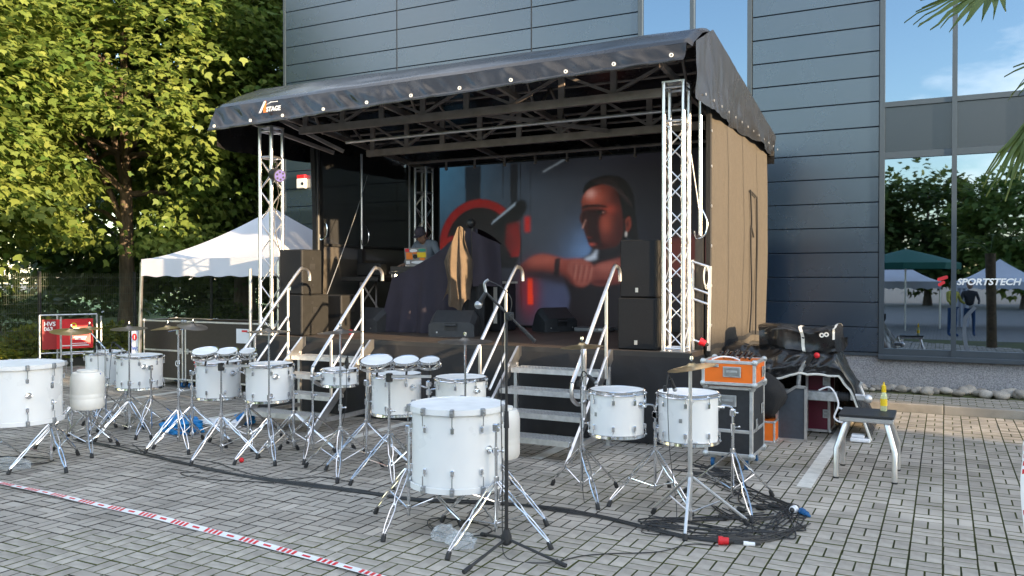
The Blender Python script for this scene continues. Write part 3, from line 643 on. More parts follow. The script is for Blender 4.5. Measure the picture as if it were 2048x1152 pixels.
# side poles, curtains
for x, y in ((-8.62, 11.2), (-8.62, 12.6), (-2.47, 9.42)):
    MB().cyl((x, y, 2.3), (x, y, 3.9), .022, n=10).build('corner_post', 'alu', stage); MB().box(x-.045, y-.045, DZ, x+.045, y+.045, 2.32).build('post_sleeve', 'black', stage, 0)
MB().cyl((-8.63, 10.12, DZ), (-8.63, 10.12, 3.85), .03, n=8).build('corner_post', 'black', stage)
def lcur(a, b): y = lerp(10.12, 12.9, a); return (-8.72+.02*wave((y*2, b*2, 0), 1, 5), y, lerp(DZ, 3.85, b))
MB().grid(lambda a, b: lcur(a, .47*b), 50, 12).build('side_curtain', 'gauze_sunlit', stage, 60)
MB().grid(lambda a, b: lcur(a, .475+.525*b), 50, 12).build('side_curtain', 'gauze', stage, 60)
MB().cyl((-8.69, 10.12, 2.36), (-8.69, 12.9, 2.36), .025, n=8).build('strap', 'blackcloth', stage)
MB().grid(lambda a, b: (-8.68+.05*math.cos(a*2*PI*3), lerp(10.02, 10.2, a)+.06*math.sin(b*3), lerp(DZ, 3.85, b)), 24, 12).build('side_curtain', 'blackcloth', stage, 60)
def rcur(a, b):
    y = lerp(9.46, 12.95-.12*(1-b), a); f = .014*wave((y*1.6, b*3, 0), 1, 7)+.005*wave((y*6, b*2, 0), 1, 8)
    return (-2.385+f+.03*math.sin(b*PI), y, lerp(.92+.06*wave((y*2, 0, 0), 1, 3), 3.85, b))
MB().grid(rcur, 110, 60).build('side_curtain', 'meshcloth', stage, 60)
MB().box(-2.40, 9.40, .95, -2.35, 9.465, 3.78).build('curtain_hem', 'blackcloth', stage, 0)
for y in (10.3, 11.2, 12.1): MB().grid(lambda a, b, y=y: (rcur((y-9.46)/3.45, b)[0]+.004, y+.012*(a-.5), rcur((y-9.46)/3.45, b)[2]), 1, 60).build('seam', 'blackcloth', stage, 0)
for z in (1.3, 1.75, 2.2, 2.65, 3.1, 3.5): eyelet(MB(), -2.342, 9.432, z, .016, 'X').build('eyelet', 'alumatt', stage)
MB().grid(lambda a, b: (rcur(a, .03+.02*b)[0]+.004, rcur(a, .03+.02*b)[1], rcur(a, .03+.02*b)[2]), 60, 1).build('curtain_hem', 'blackcloth', stage, 60)
st = MB()   # dark strap sewn on the right-hand curtain
for pts in ([(11.52, 3.02), (11.60, 2.6), (11.55, 2.35), (11.62, 1.6), (11.5, 1.1)], [(11.95, 2.95), (11.98, 2.3), (11.92, 1.7), (11.9, 1.05)], [(11.5, 3.02), (11.97, 2.96)], [(11.58, 2.55), (11.75, 2.4)]):
    sp = spline([(-2.335, y, z) for y, z in pts], 5); st.tube(sp, .012, 5)
st.build('strap', 'blackcloth', stage)
MB().grid(lambda a, b: (lerp(-8.72, -2.4, a), 12.96+.015*math.sin(a*90), lerp(DZ, 3.85, b)), 90, 6).build('back_curtain', 'blackcloth', stage, 60)
MB().tube(spline([(-7.98, 9.35, 1.25), (-8.1, 9.9, 1.95), (-8.25, 10.6, 2.9), (-8.35, 11, 3.5)], 4), .006, 5).build('guy_wire', 'alumatt', stage)
MB().tube([(-2.60, 9.2, 3.75), (-2.45, 9.45, 2.35)], .006, 5).build('guy_wire', 'alumatt', stage)
for x, y, z in ((-8.58, 11.2, 2.55), (-2.5, 9.40, 2.45), (-8.58, 10.15, 2.6)):
    MB().tube(spline([(x+.06, y-.02, z+.16), (x+.12, y-.02, z+.02), (x+.10, y-.02, z-.12), (x+.0, y-.02, z-.17), (x-.03, y-.02, z-.08)], 5), .009, 6).build('pin', 'chrome', stage)
# ladder-like side barrier leaning at the right tower
ld = thing('side_barrier', 'white ladder-like guard rail leaning beside the right truss tower', 'guard rail', (-2.45, 9.3, DZ))
for x, dx in ((-2.53, 0), (-2.35, .02)): MB().cyl((x+.01, 9.3, DZ), (x+dx, 9.32, 2.04-(x+2.53)*.4), .02, n=8).build('rail', 'alu', ld)
for z in (1.12, 1.58, 1.70, 2.0): MB().cyl((-2.52, 9.31, z+.02), (-2.34, 9.31, z-.04), .015, n=8).build('rung', 'alu', ld)
for k in range(3): MB().tube([(-2.36+.03*math.cos(t), 9.29-.01*k, 1.82+.02*k+.11*math.sin(t)) for t in [i*2*PI/14 for i in range(14)]], .007, 5, closed=True).build('rope_coil', 'tarpedge', ld)
# LED screen
WPX, HPX = 420, 246
def s2l(c): c = np.array(c)/255.; return np.where(c <= .04045, c/12.92, ((c+.055)/1.055)**2.4)
uu, ww = np.meshgrid(np.linspace(0, 1, WPX+1), np.linspace(0, 1, HPX+1)); img = np.zeros((HPX+1, WPX+1, 3))
def blur(m, k):
    if k <= 0: return m
    ker = np.exp(-.5*(np.arange(-3*k, 3*k+1)/k)**2); ker /= ker.sum(); P = np.pad(m, 3*k, mode='edge')
    P = np.apply_along_axis(lambda v: np.convolve(v, ker, 'valid'), 0, P); return np.apply_along_axis(lambda v: np.convolve(v, ker, 'valid'), 1, P)
def inside(poly):
    x, y = uu, ww; m = np.zeros_like(x, bool); n = len(poly)
    for i in range(n):
        (x0, y0), (x1, y1) = poly[i], poly[(i+1) % n]
        if y0 == y1: continue
        m ^= ((y0 > y) != (y1 > y)) & (x < (x1-x0)*(y-y0)/(y1-y0)+x0)
    return m.astype(float)
def smooth_poly(p): return [tuple(v[:2]) for v in spline([(a, b, 0) for a, b in p]+[(*p[0], 0)], 4)][:-1]
def put(mask, col, k=0, al=1.):
    global img
    m = (blur(mask, k)*al)[..., None]; img = img*(1-m)+s2l(col)*m
def gl(cx, cy, sx, sy): return np.exp(-((uu-cx)/sx)**2-((ww-cy)/sy)**2)
img[:] = s2l((52, 52, 60))
put(gl(.0, 1., .22, .45), (74, 128, 160), 0, .9); put(gl(.3, .85, .25, .4), (62, 78, 92), 0, .7); put(gl(.5, .5, .2, .4), (78, 86, 100), 0, .7)
put(gl(.95, .9, .35, .6), (22, 20, 26), 0, .95); put(gl(.85, .2, .25, .4), (30, 26, 38), 0, .8); put(gl(.45, 1., .2, .12), (28, 28, 32), 0, .8)
put(gl(.1, .3, .25, .3), (40, 36, 38), 0, .8)
for x0, x1 in ((.108, .175), (.262, .268), (.293, .325), (.372, .376)): put(inside([(x0, 1), (x0+.004, .62), (x1-.004, .62), (x1, 1)]), (26, 28, 32), 1, .9)
put(gl(.60, .42, .085, .16), (120, 160, 215), 0, .75); put(gl(.47, .15, .10, .2), (84, 92, 130), 0, .7)
# red ring of the machine, black pad
th = np.arctan2(ww-.5, (uu-.167)*1.7); rr_ = np.hypot((uu-.167)*1.7, ww-.5)
put(((rr_ < .285) & (ww > .35)).astype(float), (30, 27, 27), 1); put(((rr_ > .235) & (rr_ < .285) & (ww > .42)).astype(float), (138, 28, 27), 1)
put((np.hypot((uu-.065)*1.7, ww-.42) < .14).astype(float)*((np.hypot((uu-.065)*1.7, ww-.42) > .11)), (150, 34, 30), 1)
put(inside(smooth_poly([(.22, .62), (.30, .74), (.345, .77), (.36, .72), (.33, .64), (.26, .56)])), (20, 20, 22), 2); put(inside([(.215, .62), (.225, .645), (.318, .76), (.312, .735)]), (150, 170, 185), 1)
put(inside([(.28, .62), (.335, .64), (.335, .5), (.30, .42), (.275, .5)]), (120, 28, 26), 2, .8); put(inside([(.352, .665), (.372, .665), (.372, .57), (.352, .57)]), (190, 36, 34), 2)
put(inside([(.333, 1), (.336, 1), (.34, .1), (.336, .1)]), (20, 20, 22), 0, .8)
put(gl(.372, .21, .035, .13), (170, 30, 40), 0, .7); put(inside([(.362, .29), (.382, .29), (.384, .13), (.362, .13)]), (255, 70, 40), 1)
# woman: body, arms, face
tex = np.array([[wave((x_*30, y_*18, 0), 1, 3) for x_ in np.linspace(0, 1, WPX+1)] for y_ in np.linspace(0, 1, HPX+1)])
put(inside(smooth_poly([(.60, .52), (.70, .52), (.80, .47), (.90, .42), (.95, .0), (.54, .0), (.525, .17), (.50, .33), (.56, .40), (.60, .44)])), (38, 33, 36), 2)
put(inside([(.603, .423), (.625, .462), (.622, .402), (.583, .385), (.575, .40)]), (205, 220, 240), 2)
put(inside(smooth_poly([(.86, .51), (.99, .51), (.995, .33), (.93, .31), (.86, .33)])), (112, 54, 48), 3)
arm = smooth_poly([(.335, .36), (.38, .42), (.43, .435), (.50, .405), (.56, .40), (.61, .36), (.585, .25), (.545, .245), (.49, .30), (.40, .325), (.35, .315)])
put(inside(arm), (142, 68, 57), 2); am = blur(inside(arm), 2)
put(gl(.43, .40, .08, .035)*am, (178, 92, 76), 0, .9); put(inside(smooth_poly([(.335, .345), (.40, .345), (.49, .325), (.545, .255), (.50, .25), (.42, .28), (.35, .29)])), (46, 35, 37), 4, .9); put(gl(.345, .36, .02, .06)*am, (90, 36, 32), 0, .8)
fist = smooth_poly([(.60, .345), (.63, .375), (.69, .40), (.76, .435), (.80, .44), (.80, .27), (.72, .265), (.66, .25), (.615, .25), (.595, .29)])
put(inside(fist), (136, 70, 62), 2); fm2 = blur(inside(fist), 2); put(gl(.66, .355, .05, .035)*fm2, (182, 106, 94), 0, .9); put(gl(.78, .34, .05, .1)*fm2, (120, 52, 48), 0, .7); put(gl(.64, .265, .05, .02)*fm2, (84, 36, 36), 0, .9)
hnd = smooth_poly([(.525, .395), (.56, .405), (.595, .38), (.612, .34), (.60, .27), (.58, .245), (.55, .25), (.535, .29), (.515, .34)])
put(inside(hnd), (160, 90, 79), 2)
for k in range(4): q = .533+.019*k; put(inside(smooth_poly([(q+.006, .375-.004*k), (q+.012, .37-.004*k), (q+.006, .30), (q-.002, .262), (q-.006, .27), (q+.001, .31)])), (124, 56, 52), 1, .6); put(inside(smooth_poly([(q+.013, .37-.004*k), (q+.019, .365-.004*k), (q+.014, .31), (q+.008, .28), (q+.006, .30)])), (190, 126, 112), 1, .5)
put(inside([(.468, .405), (.489, .41), (.482, .295), (.463, .305)]), (36, 30, 32), 1, .95)
hair = smooth_poly([(.572, .80), (.583, .845), (.616, .875), (.66, .888), (.715, .865), (.748, .79), (.760, .66), (.765, .56), (.782, .47), (.778, .42), (.765, .43), (.752, .47), (.735, .52), (.70, .52)])
put(inside(hair), (20, 16, 17), 1); hm_ = blur(inside(hair), 1)
for k in range(7): q = k/6; put(inside([(.60+.07*q, .862+.012*q), (.606+.07*q, .866+.012*q), (.715+.035*q, .80-.1*q), (.71+.035*q, .79-.1*q)])*hm_, (50, 38, 38), 1, .6)
for k in range(5): put(gl(.757+.004*k, .56-.03*k, .007, .010), (44, 34, 34), 0, .6)
face = smooth_poly([(.566, .74), (.573, .775), (.592, .81), (.625, .832), (.66, .83), (.692, .795), (.705, .72), (.715, .62), (.712, .53), (.695, .48), (.661, .464), (.625, .462), (.602, .474), (.592, .50), (.588, .52), (.584, .535), (.580, .555), (.574, .585), (.561, .640), (.567, .675), (.569, .70)])
put(inside(face), (92, 40, 33), 1); fm = blur(inside(face), 1)
put(gl(.610, .765, .045, .055)*fm, (180, 86, 66), 0, .95); put(gl(.60, .785, .018, .028)*fm, (228, 172, 160), 0, .75); put(gl(.655, .61, .026, .06)*fm, (168, 78, 60), 0, .9); put(gl(.668, .69, .03, .03)*fm, (182, 72, 54), 0, .7)
put(gl(.71, .55, .03, .16)*fm, (66, 24, 22), 0, .8); put(gl(.70, .78, .022, .07)*fm, (48, 20, 19), 0, .85); put(gl(.66, .475, .05, .022)*fm, (60, 24, 22), 0, .8)
sh = smooth_poly([(.558, .672), (.575, .690), (.60, .697), (.635, .694), (.662, .672), (.648, .660), (.634, .645), (.630, .60), (.634, .55), (.640, .50), (.648, .470), (.62, .464), (.598, .48), (.588, .515), (.574, .585)])
put(inside(sh)*fm, (40, 17, 17), 2, .96)
put(inside(smooth_poly([(.566, .708), (.585, .722), (.62, .722), (.652, .712), (.662, .700), (.625, .706), (.59, .704), (.568, .698)]))*fm, (26, 13, 13), 1, .95)
put(inside(smooth_poly([(.615, .674), (.635, .686), (.655, .676), (.637, .664)]))*fm, (20, 10, 10), 1, .95); put(gl(.646, .673, .004, .005)*fm, (170, 110, 100))
put(inside([(.568, .585), (.581, .635), (.585, .632), (.573, .58)]), (214, 160, 145), 1, .9); put(gl(.584, .60, .01, .05)*fm, (72, 30, 27), 0, .6); put(gl(.603, .487, .015, .010)*fm, (186, 84, 74), 0, .9); put(gl(.594, .528, .010, .007)*fm, (110, 44, 40), 0, .9)
put(inside(smooth_poly([(.723, .625), (.738, .645), (.744, .59), (.728, .55)])), (132, 58, 44), 1); put(gl(.731, .60, .005, .02), (60, 26, 22), 0, .8); put(inside(smooth_poly([(.722, .552), (.727, .56), (.730, .54), (.725, .525)])), (215, 210, 205), 1)
put(inside([(.42, .935), (.50, 1.0), (.508, .995), (.425, .928)]), (120, 130, 138), 1)
img *= (1+.10*tex)[..., None]
img *= (1-.10*((np.arange(HPX+1) % 4 == 0)[:, None, None]))*(1-.08*((np.arange(WPX+1) % 4 == 0)[None, :, None]))
scr = thing('led_screen', 'large LED video wall showing a woman in red light with raised fists', 'screen', (-5.44, 12.3, DZ))
X0, X1, Z0, Z1 = -7.78, -3.10, 1.06, 3.745
me_b = MB().box(X0-.03, 12.305, DZ+.006, X1+.03, 12.42, Z1+.03).build('housing', 'black', scr, 0)
mm = bpy.data.materials.new('screen_picture'); mm.use_nodes = True; n_ = mm.node_tree.nodes; b_ = n_['Principled BSDF']; a_ = n_.new('ShaderNodeAttribute'); a_.attribute_name = 'picture'
b_.inputs['Base Color'].default_value = (.015, .015, .016, 1); b_.inputs['Roughness'].default_value = .6; mm.node_tree.links.new(a_.outputs['Color'], b_.inputs['Emission Color']); b_.inputs['Emission Strength'].default_value = .10
mb = MB().grid(lambda a, b: (lerp(X0, X1, a), 12.30, lerp(Z0, Z1, b)), WPX, HPX); po = mb.build('display', mm, scr, 0)
at = po.data.attributes.new('picture', 'FLOAT_COLOR', 'POINT'); at.data.foreach_set('color', np.concatenate([img, np.ones((HPX+1, WPX+1, 1))], 2).reshape(-1).astype(np.float32))

# ------------------------------------------------------------ stairs
def stairs(x0, x1, label):
    t = thing('staircase', label, 'staircase', ((x0+x1)/2, 8.2, 0), 'aluminium stage stairs')
    TR = [(8.44, .815), (8.17, .61), (7.90, .405), (7.60, .205)]
    for y, z in TR:
        m_ = MB().box(x0+.03, y, z-.012, x1-.03, y+.25, z).box(x0+.03, y-.012, z-.052, x1-.03, y-.001, z+.003).box(x0+.03, y+.251, z-.04, x1-.03, y+.26, z+.003)
        tr = m_.build('tread', 'alumatt', t, 0); sr = MB()
        for i in range(26):
            for j in range(3): xx = x0+.07+i*(x1-x0-.14)/25; sr.box(xx-.010, y+.03+j*.075, z+.0004, xx+.010, y+.065+j*.075, z+.0035)
        tag(sr.build('stud', 'alu', tr, 0), kind='stuff')
    for x in (x0, x1):
        s_ = MB(); d = Vector((0, 1.20, .98)).normalized(); n_ = Vector((0, -d.z, d.y))
        a, b = Vector((x, 7.50, .005)), Vector((x, 8.70, 1.0)); w = .055
        pts = [(7.44, .0), (7.56, .0), (8.72, .93), (8.72, 1.045), (8.66, 1.045)]
        s_.prism(pts, (x-.015, 0, 0), (0, 1, 0), (0, 0, 1), (.03, 0, 0)); s_.build('stringer', 'alu', t, 0)
        MB().box(x-.02, 8.60, 0, x+.02, 8.64, .86).build('leg', 'alumatt', t, 0); MB().box(x-.045, 8.57, 0, x+.045, 8.67, .006).build('foot_plate', 'alumatt', t, 0)
        MB().box(x-.016, 7.78, .12, x+.016, 8.60, .17).build('base_rail', 'alumatt', t, 0)
    for x, loop in ((x0-.04, False), (x1+.04, True)):
        up = [(x, 7.52, .80), (x, 7.62, .905), (x, 8.60, 1.875), (x, 8.72, 1.955), (x, 8.80, 1.955), (x, 8.86, 1.90), (x, 8.87, 1.80)]
        lo = [(x, 7.86, .58), (x, 7.70, .575), (x, 7.60, .60), (x, 7.51, .67)] if loop else [(x, 7.30, .62)]
        if not loop: up = [(x, 7.40, .69)]+up[1:]
        MB().tube(spline((lo if loop else [])+up, 6), .021, 10).build('handrail', 'alu', t)
        MB().cyl((x, 8.44, .75), (x, 8.44, 1.70), .018, n=8).build('rail_post', 'alu', t); MB().cyl((x, 7.84, .42), (x, 7.84, 1.10), .018, n=8).build('rail_post', 'alu', t)
        for dz in (.38, .72): MB().cyl((x, 7.80 if dz < .5 else 8.05, 1.08-dz+(.0 if dz < .5 else .245)), (x, 8.44, 1.71-dz), .015, n=8).build('middle_rail', 'alu', t)
stairs(-7.67, -6.53, 'left aluminium staircase with curved handrails up to the stage')
stairs(-4.41, -3.27, 'right aluminium staircase with curved handrails, behind the front bass drum')

# ------------------------------------------------------------ loudspeakers and other things on the stage
def speaker(x0, y0, z0, w, d, h, label, badge=True, horn=False):
    t = thing('loudspeaker', label, 'loudspeaker', (x0+w/2, y0+d/2, z0), 'loudspeaker stacks')
    MB().cbox(x0, y0+.012, z0, x0+w, y0+d, z0+h, .012).build('cabinet', 'cabinet', t, 0); MB().cbox(x0+.012, y0, z0+.012, x0+w-.012, y0+.014, z0+h-.012, .004).build('grille', 'grille', t, 0)
    if badge: MB().box(x0+w*.44, y0-.004, z0+.06, x0+w*.52, y0-.001, z0+.11).build('badge', 'alu', t, 0)
    for s in (x0-.001, x0+w+.001):
        g = MB(); yy, zz = y0+d*.5, z0+h*.62; g.box(s-.004, yy-.06, zz-.04, s+.004, yy+.06, zz+.04); g.build('handle', 'black', t, 0)
        for q in (.2, .8): MB().box(s-.003, y0+.2, z0+h*q-.02, s+.003, y0+.24, z0+h*q+.02).build('rigging_point', 'black', t, 0)
speaker(-8.41, 9.0, DZ+.006, .44, .58, .575, 'black subwoofer under the left speaker stack, lit from the side'); speaker(-8.40, 9.02, 1.605, .42, .42, .635, 'black top loudspeaker of the left stack')
speaker(-3.295, 8.96, DZ+.006, .46, .55, .585, 'black subwoofer under the right speaker stack'); speaker(-3.27, 8.97, 1.615, .42, .40, .65, 'black top loudspeaker of the right stack beside the truss tower')
speaker(-8.28, 9.75, DZ+.006, .40, .5, .56, 'dark loudspeaker box standing behind the left stack', badge=False)
def wedge(x, y, rot, label, w=.62):
    t = thing('stage_monitor', label, 'stage monitor', (x, y, DZ+.006), 'wedge monitors on the stage', rot, True)
    pr = [(-.19, 0), (.17, 0), (.20, .05), (.10, .33), (.02, .36), (-.19, .20)]; h = w/2
    m_ = MB(); sec = [(-h, .78), (-h+.06, 1), (h-.06, 1), (h, .78)]
    for sx, k in sec: m_.v += [(sx, a*(.9 if k < 1 else 1), b*k) for a, b in pr]
    L = len(pr)
    for s in range(3): m_.f += [(s*L+i, s*L+(i+1) % L, (s+1)*L+(i+1) % L, (s+1)*L+i) for i in range(L)]
    m_.f += [tuple(range(L-1, -1, -1)), tuple(range(3*L, 4*L))]; m_.build('cabinet', 'wedge', t, 20)
    g = MB(); a, b = Vector((0, .20, .05)), Vector((0, .10, .33)); n_ = Vector((0, .28, .10)).normalized()*.004
    g.add([Vector((sx, p.y, p.z))+n_ for p in (a.lerp(b, .06), a.lerp(b, .94)) for sx in (-h+.07, h-.07)], [(0, 1, 3, 2)]); g.build('grille', 'grille', t, 0)
    MB().box(-.09, -.197, .09, .09, -.185, .19).build('handle_recess', 'black', t, 0); MB().cyl((-.08, -.205, .16), (.08, -.205, .16), .016, n=8).build('handle', 'wedge', t)
    for q in (-.2, .2): MB().cyl((q, -.192, .06), (q, -.198, .06), .012, n=8).build('socket', 'alumatt', t)
wedge(-6.08, 10.0, R(14), 'black wedge monitor at centre stage in front of the draped table', .66); wedge(-7.78, 10.35, R(-12), 'black wedge monitor left of the draped table'); wedge(-5.30, 11.65, R(60), 'black wedge monitor on stage before the video wall', .6)
# draped table
def dz_top(x):
    P = [(-7.42, 1.84), (-7.2, 1.93), (-6.69, 2.16), (-6.3, 2.42), (-6.10, 2.56), (-5.93, 2.54)]
    for (a, za), (b, zb_) in zip(P[:-1], P[1:]):
        if x <= b: return lerp(za, zb_, (x-a)/(b-a))
    return P[-1][1]
def drape(a, b):
    x = lerp(-7.42, -5.93, a); f = .05*math.sin(a*26)*(1-b)+.035*wave((x*4, b, 0), 1.4, 4); zt = dz_top(x)
    if b < .7: q = b/.7; return (x+(-.16 if a < .12 else .0)*(1-q)*(1-a/.12 if a < .12 else 0), 10.26+.12*q+f*(1-.6*q), lerp(DZ+.01, zt, q))
    q = (b-.7)/.3; return (x, 10.38+.75*q, zt-.30*q*q*max(0, (x+7.0))*.6-.02*math.sin(q*3))
dt = thing('draped_table', 'table and gear covered by a dark purple cloth on the stage', 'draped table', (-6.7, 10.5, DZ))
MB().grid(drape, 90, 40).build('cloth', 'drape', dt, 60); MB().box(-7.6, 10.55, 1.90, -6.5, 11.25, 1.94).build('table_top', 'black', dt, 0)
for x in (-7.55, -6.55):
    for y in (10.6, 11.2): MB().cyl((x, y, DZ), (x, y, 1.9), .02, n=8).build('leg', 'roofsteel', dt)
def jk(a, b):
    w = .10+.24*min(1, (1-b)*2.2)-.05*(1-b); cx = -6.02-.05*(1-b)+.02*math.sin(b*6); x = cx+(a-.5)*w
    f = .055*math.sin(a*15+b*3.2)*(.35+.65*(1-b))+.035*wave((a*4, b*4, 0), 1, 3)
    return (x+.02*math.sin(b*9+a*3), 9.98+.8*(x+6.1)+f+.05*b, lerp(1.44+.13*math.sin(a*7+.6)+.05*math.sin(a*17), 2.57-.22*(a-.45)**2*4*.3, b))
jc = thing('hanging_cloth', 'brown cloth hanging over dark clothes beside the draped table', 'cloth', (-6.08, 10.3, DZ))
MB().grid(jk, 60, 40).build('fold', 'brown', jc, 60)
MB().grid(lambda a, b: (lerp(-5.90, -5.62, a)+.03*(1-b), 10.14+.02*math.sin(a*9+b)+.35*a, lerp(1.72, 2.50-.18*a, b)), 20, 14).build('dark_fold', 'drape', jc, 60)
MB().cyl((-6.0, 10.36, DZ), (-6.0, 10.36, 2.64), .022, n=8).ball((-6.02, 10.34, 2.62), .07, 10, 6).build('stand_pole', 'black', jc)
MB().grid(lambda a, b: (lerp(-6.12, -5.75, a), 10.24+.02*math.sin(a*14), lerp(DZ+.02, 1.75, b)), 20, 8).build('dark_cloth', 'blackcloth', jc, 60)
# performer
def skin_body(name, mat, pts, edges, parent, root=0, sub=2):
    bm = bmesh.new(); lay = bm.verts.layers.skin.verify(); vs = []
    for (x, y, z, r_) in pts: v = bm.verts.new((x, y, z)); vs.append(v)
    for a, b in edges: bm.edges.new((vs[a], vs[b]))
    for v, p in zip(vs, pts): v[lay].radius = (p[3], p[3]*.8); 
    vs[root][lay].use_root = True
    me = bpy.data.meshes.new(name); bm.to_mesh(me); bm.free(); me.materials.append(M[mat]); o = link(name, me, parent)
    k = o.modifiers.new('skin', 'SKIN'); k.use_smooth_shade = True; s = o.modifiers.new('sub', 'SUBSURF'); s.levels = s.render_levels = sub
    return o
dj = thing('person', 'person in dark cap and grey-blue jacket bending over a laptop on stage', 'person', (-7.52, 11.62, DZ+.006), local=True)
skin_body('body', 'denim', [(0, 0, .92, .15), (0, -.02, 1.10, .16), (0, -.10, 1.28, .175), (0, -.17, 1.37, .14), (0, -.24, 1.43, .06),
    (-.16, -.16, 1.36, .085), (-.28, -.20, 1.18, .065), (-.24, -.40, 1.04, .05), (.16, -.16, 1.36, .085), (.28, -.20, 1.18, .065), (.22, -.40, 1.04, .05)],
    [(0, 1), (1, 2), (2, 3), (3, 4), (3, 5), (5, 6), (6, 7), (3, 8), (8, 9), (9, 10)], dj)
skin_body('trousers', 'trousers', [(0, 0, .95, .15), (-.1, 0, .82, .10), (-.12, -.02, .46, .075), (-.12, .02, .06, .055), (-.12, -.13, .03, .045), (.1, 0, .82, .10), (.12, -.02, .46, .075), (.12, .02, .06, .055), (.12, -.13, .03, .045)],
    [(0, 1), (1, 2), (2, 3), (3, 4), (0, 5), (5, 6), (6, 7), (7, 8)], dj)
def hand(sx):
    x0 = .24*sx if sx < 0 else .22; b = [(x0, -.40, 1.04, .03), (x0, -.47, 1.02, .034), (x0, -.53, 1.0, .032)]; e = [(0, 1), (1, 2)]
    for k in range(4): q = x0+(-.027+.018*k); n0 = len(b); b += [(q, -.57, .998, .0095), (q, -.60, .985, .009), (q, -.615, .965, .008)]; e += [(2, n0), (n0, n0+1), (n0+1, n0+2)]
    n0 = len(b); q = x0-sx*.04; b += [(q, -.50, 1.0, .011), (q-sx*.012, -.545, .985, .009)]; e += [(1, n0), (n0, n0+1)]
    skin_body('hand', 'skin', b, e, dj)
hand(-1); hand(1)
hd = MB(); hr = Matrix.Rotation(R(32), 3, 'X')
prof = [(.001, -.13), (.035, -.125), (.055, -.10), (.066, -.06), (.074, 0), (.076, .05), (.068, .09), (.045, .118), (.001, .128)]
vs0 = len(hd.v); hd.lathe(prof, (0, 0, 0), 20); hd.v = [(x*1.0, y*1.22, z) for x, y, z in hd.v]
hd.ball((0, -.098, -.012), .016, 8, 6, (.8, 1.1, 1.5)); hd.ball((-.076, .005, -.015), .02, 8, 6, (.5, .9, 1.5)); hd.ball((.076, .005, -.015), .02, 8, 6, (.5, .9, 1.5))
hd.ball((0, -.082, -.062), .02, 8, 5, (1.2, .6, .4)); hd.cyl((0, .02, -.2), (0, .01, -.08), .052, n=12)
hc = Vector((0, -.30, 1.50)); hd.v = [tuple(hc+hr @ Vector(v)) for v in hd.v]; hd.build('head', 'skin', dj, 60)
ey = MB(); 
for s in (-.028, .028): ey.ball(tuple(hc+hr @ Vector((s, -.082, .018))), .010, 8, 5)
ey.build('eyes', 'black', dj)
cp = MB(); cp.lathe([(.084, .02), (.086, .06), (.078, .105), (.05, .135), (.001, .145)], (0, 0, 0), 20); cp.v = [(x, y*1.2, z) for x, y, z in cp.v]
cp.prism([(-.075, -.08), (-.06, -.15), (-.02, -.178), (.02, -.178), (.06, -.15), (.075, -.08)], (0, 0, .028), (1, 0, 0), (0, 1, -.12), (0, 0, .008)); cp.v = [tuple(hc+hr @ Vector(v)) for v in cp.v]; cp.build('cap', 'cap', dj, 50)
hb = MB().lathe([(.079, -.05), (.08, .03)], (0, .008, 0), 20); hb.v = [tuple(hc+hr @ Vector((x, max(y*1.2, -.02), z))) for x, y, z in hb.v]; hb.build('hair', 'black', dj, 60)
# laptop with stickers
lp = thing('laptop', 'open laptop with its lid covered in colourful stickers', 'laptop', (-7.36, 11.0, 2.02))
MB().box(-7.57, 10.95, 2.02, -7.15, 11.25, 2.04).build('keyboard', 'laptop', lp, 0); MB().box(-7.75, 10.8, 1.945, -7.0, 11.3, 2.019).build('riser', 'black', lp, 0)
LO, LU = Vector((-7.57, 10.95, 2.04)), Vector((0, -.12, 1)).normalized()
MB().prism([(0, 0), (.42, 0), (.42, .27), (0, .27)], LO, (1, 0, 0), LU, (0, .01, 0)).build('lid', 'laptop', lp, 0)
ssp = [((.02, .02), (.09, .07), 'paper'), ((.11, .02), (.40, .07), 'paper'), ((.03, .09), (.15, .20), 'orangep'), ((.15, .10), (.25, .17), 'blackp'), ((.24, .12), (.40, .20), 'yellow'), ((.26, .21), (.41, .26), 'greenp'), ((.02, .21), (.09, .26), 'redp'), ((.10, .20), (.25, .255), 'paper'), ((.16, .175), (.24, .205), 'orangep'), ((.27, .075), (.39, .118), 'orangep')]
for k, ((a, b), (c, d), m_) in enumerate(ssp):
    cx, cy, w, h = (a+c)/2, (b+d)/2, (c-a)/2, (d-b)/2; pts = [(cx+w*math.cos(t)*(1 if k % 3 else .95), cy+h*math.sin(t)) for t in [PI/8+i*PI/4 for i in range(8)]] if k % 2 else [(a, b), (c, b), (c, d), (a, d)]
    MB().prism(pts, LO+Vector((0, -.0015-.0006*k, 0)), (1, 0, 0), LU, (0, -.0004, 0)).build('sticker', m_, lp, 0)
# lamp, gear table, boxes
wl = thing('work_lamp', 'small lit work lamp clamped left of the draped table', 'lamp', (-7.8, 11.0, DZ))
MB().cyl((-7.86, 11.0, DZ), (-7.86, 11.0, 1.95), .015, n=8).build('pole', 'alumatt', wl); MB().cyl((-7.86, 11, 1.9), (-7.78, 10.98, 1.9), .01, n=6).build('arm', 'black', wl)
M['bulb'] = emis('bulb', (1, .83, .5), 9.); MB().ball((-7.775, 10.97, 1.845), .035, 10, 8, (1, 1, 1.5)).build('bulb', 'bulb', wl)
gt = thing('equipment_rack', 'small equipment rack with a white device on top, behind the hanging cloth', 'rack', (-6.1, 11.35, DZ))
MB().cbox(-6.32, 11.1, DZ+.01, -5.94, 11.6, 1.75, .01).build('case', 'caseblk', gt, 0); MB().box(-6.34, 11.08, 1.752, -5.92, 11.62, 1.785).build('shelf', 'tarpedge', gt, 0)
MB().cbox(-6.31, 11.2, 1.786, -6.12, 11.42, 1.99, .01).build('white_device', 'plastic', gt, 0); MB().box(-6.06, 11.09, 1.15, -6.0, 11.099, 1.7).build('cable_strip', 'plastic', gt, 0)
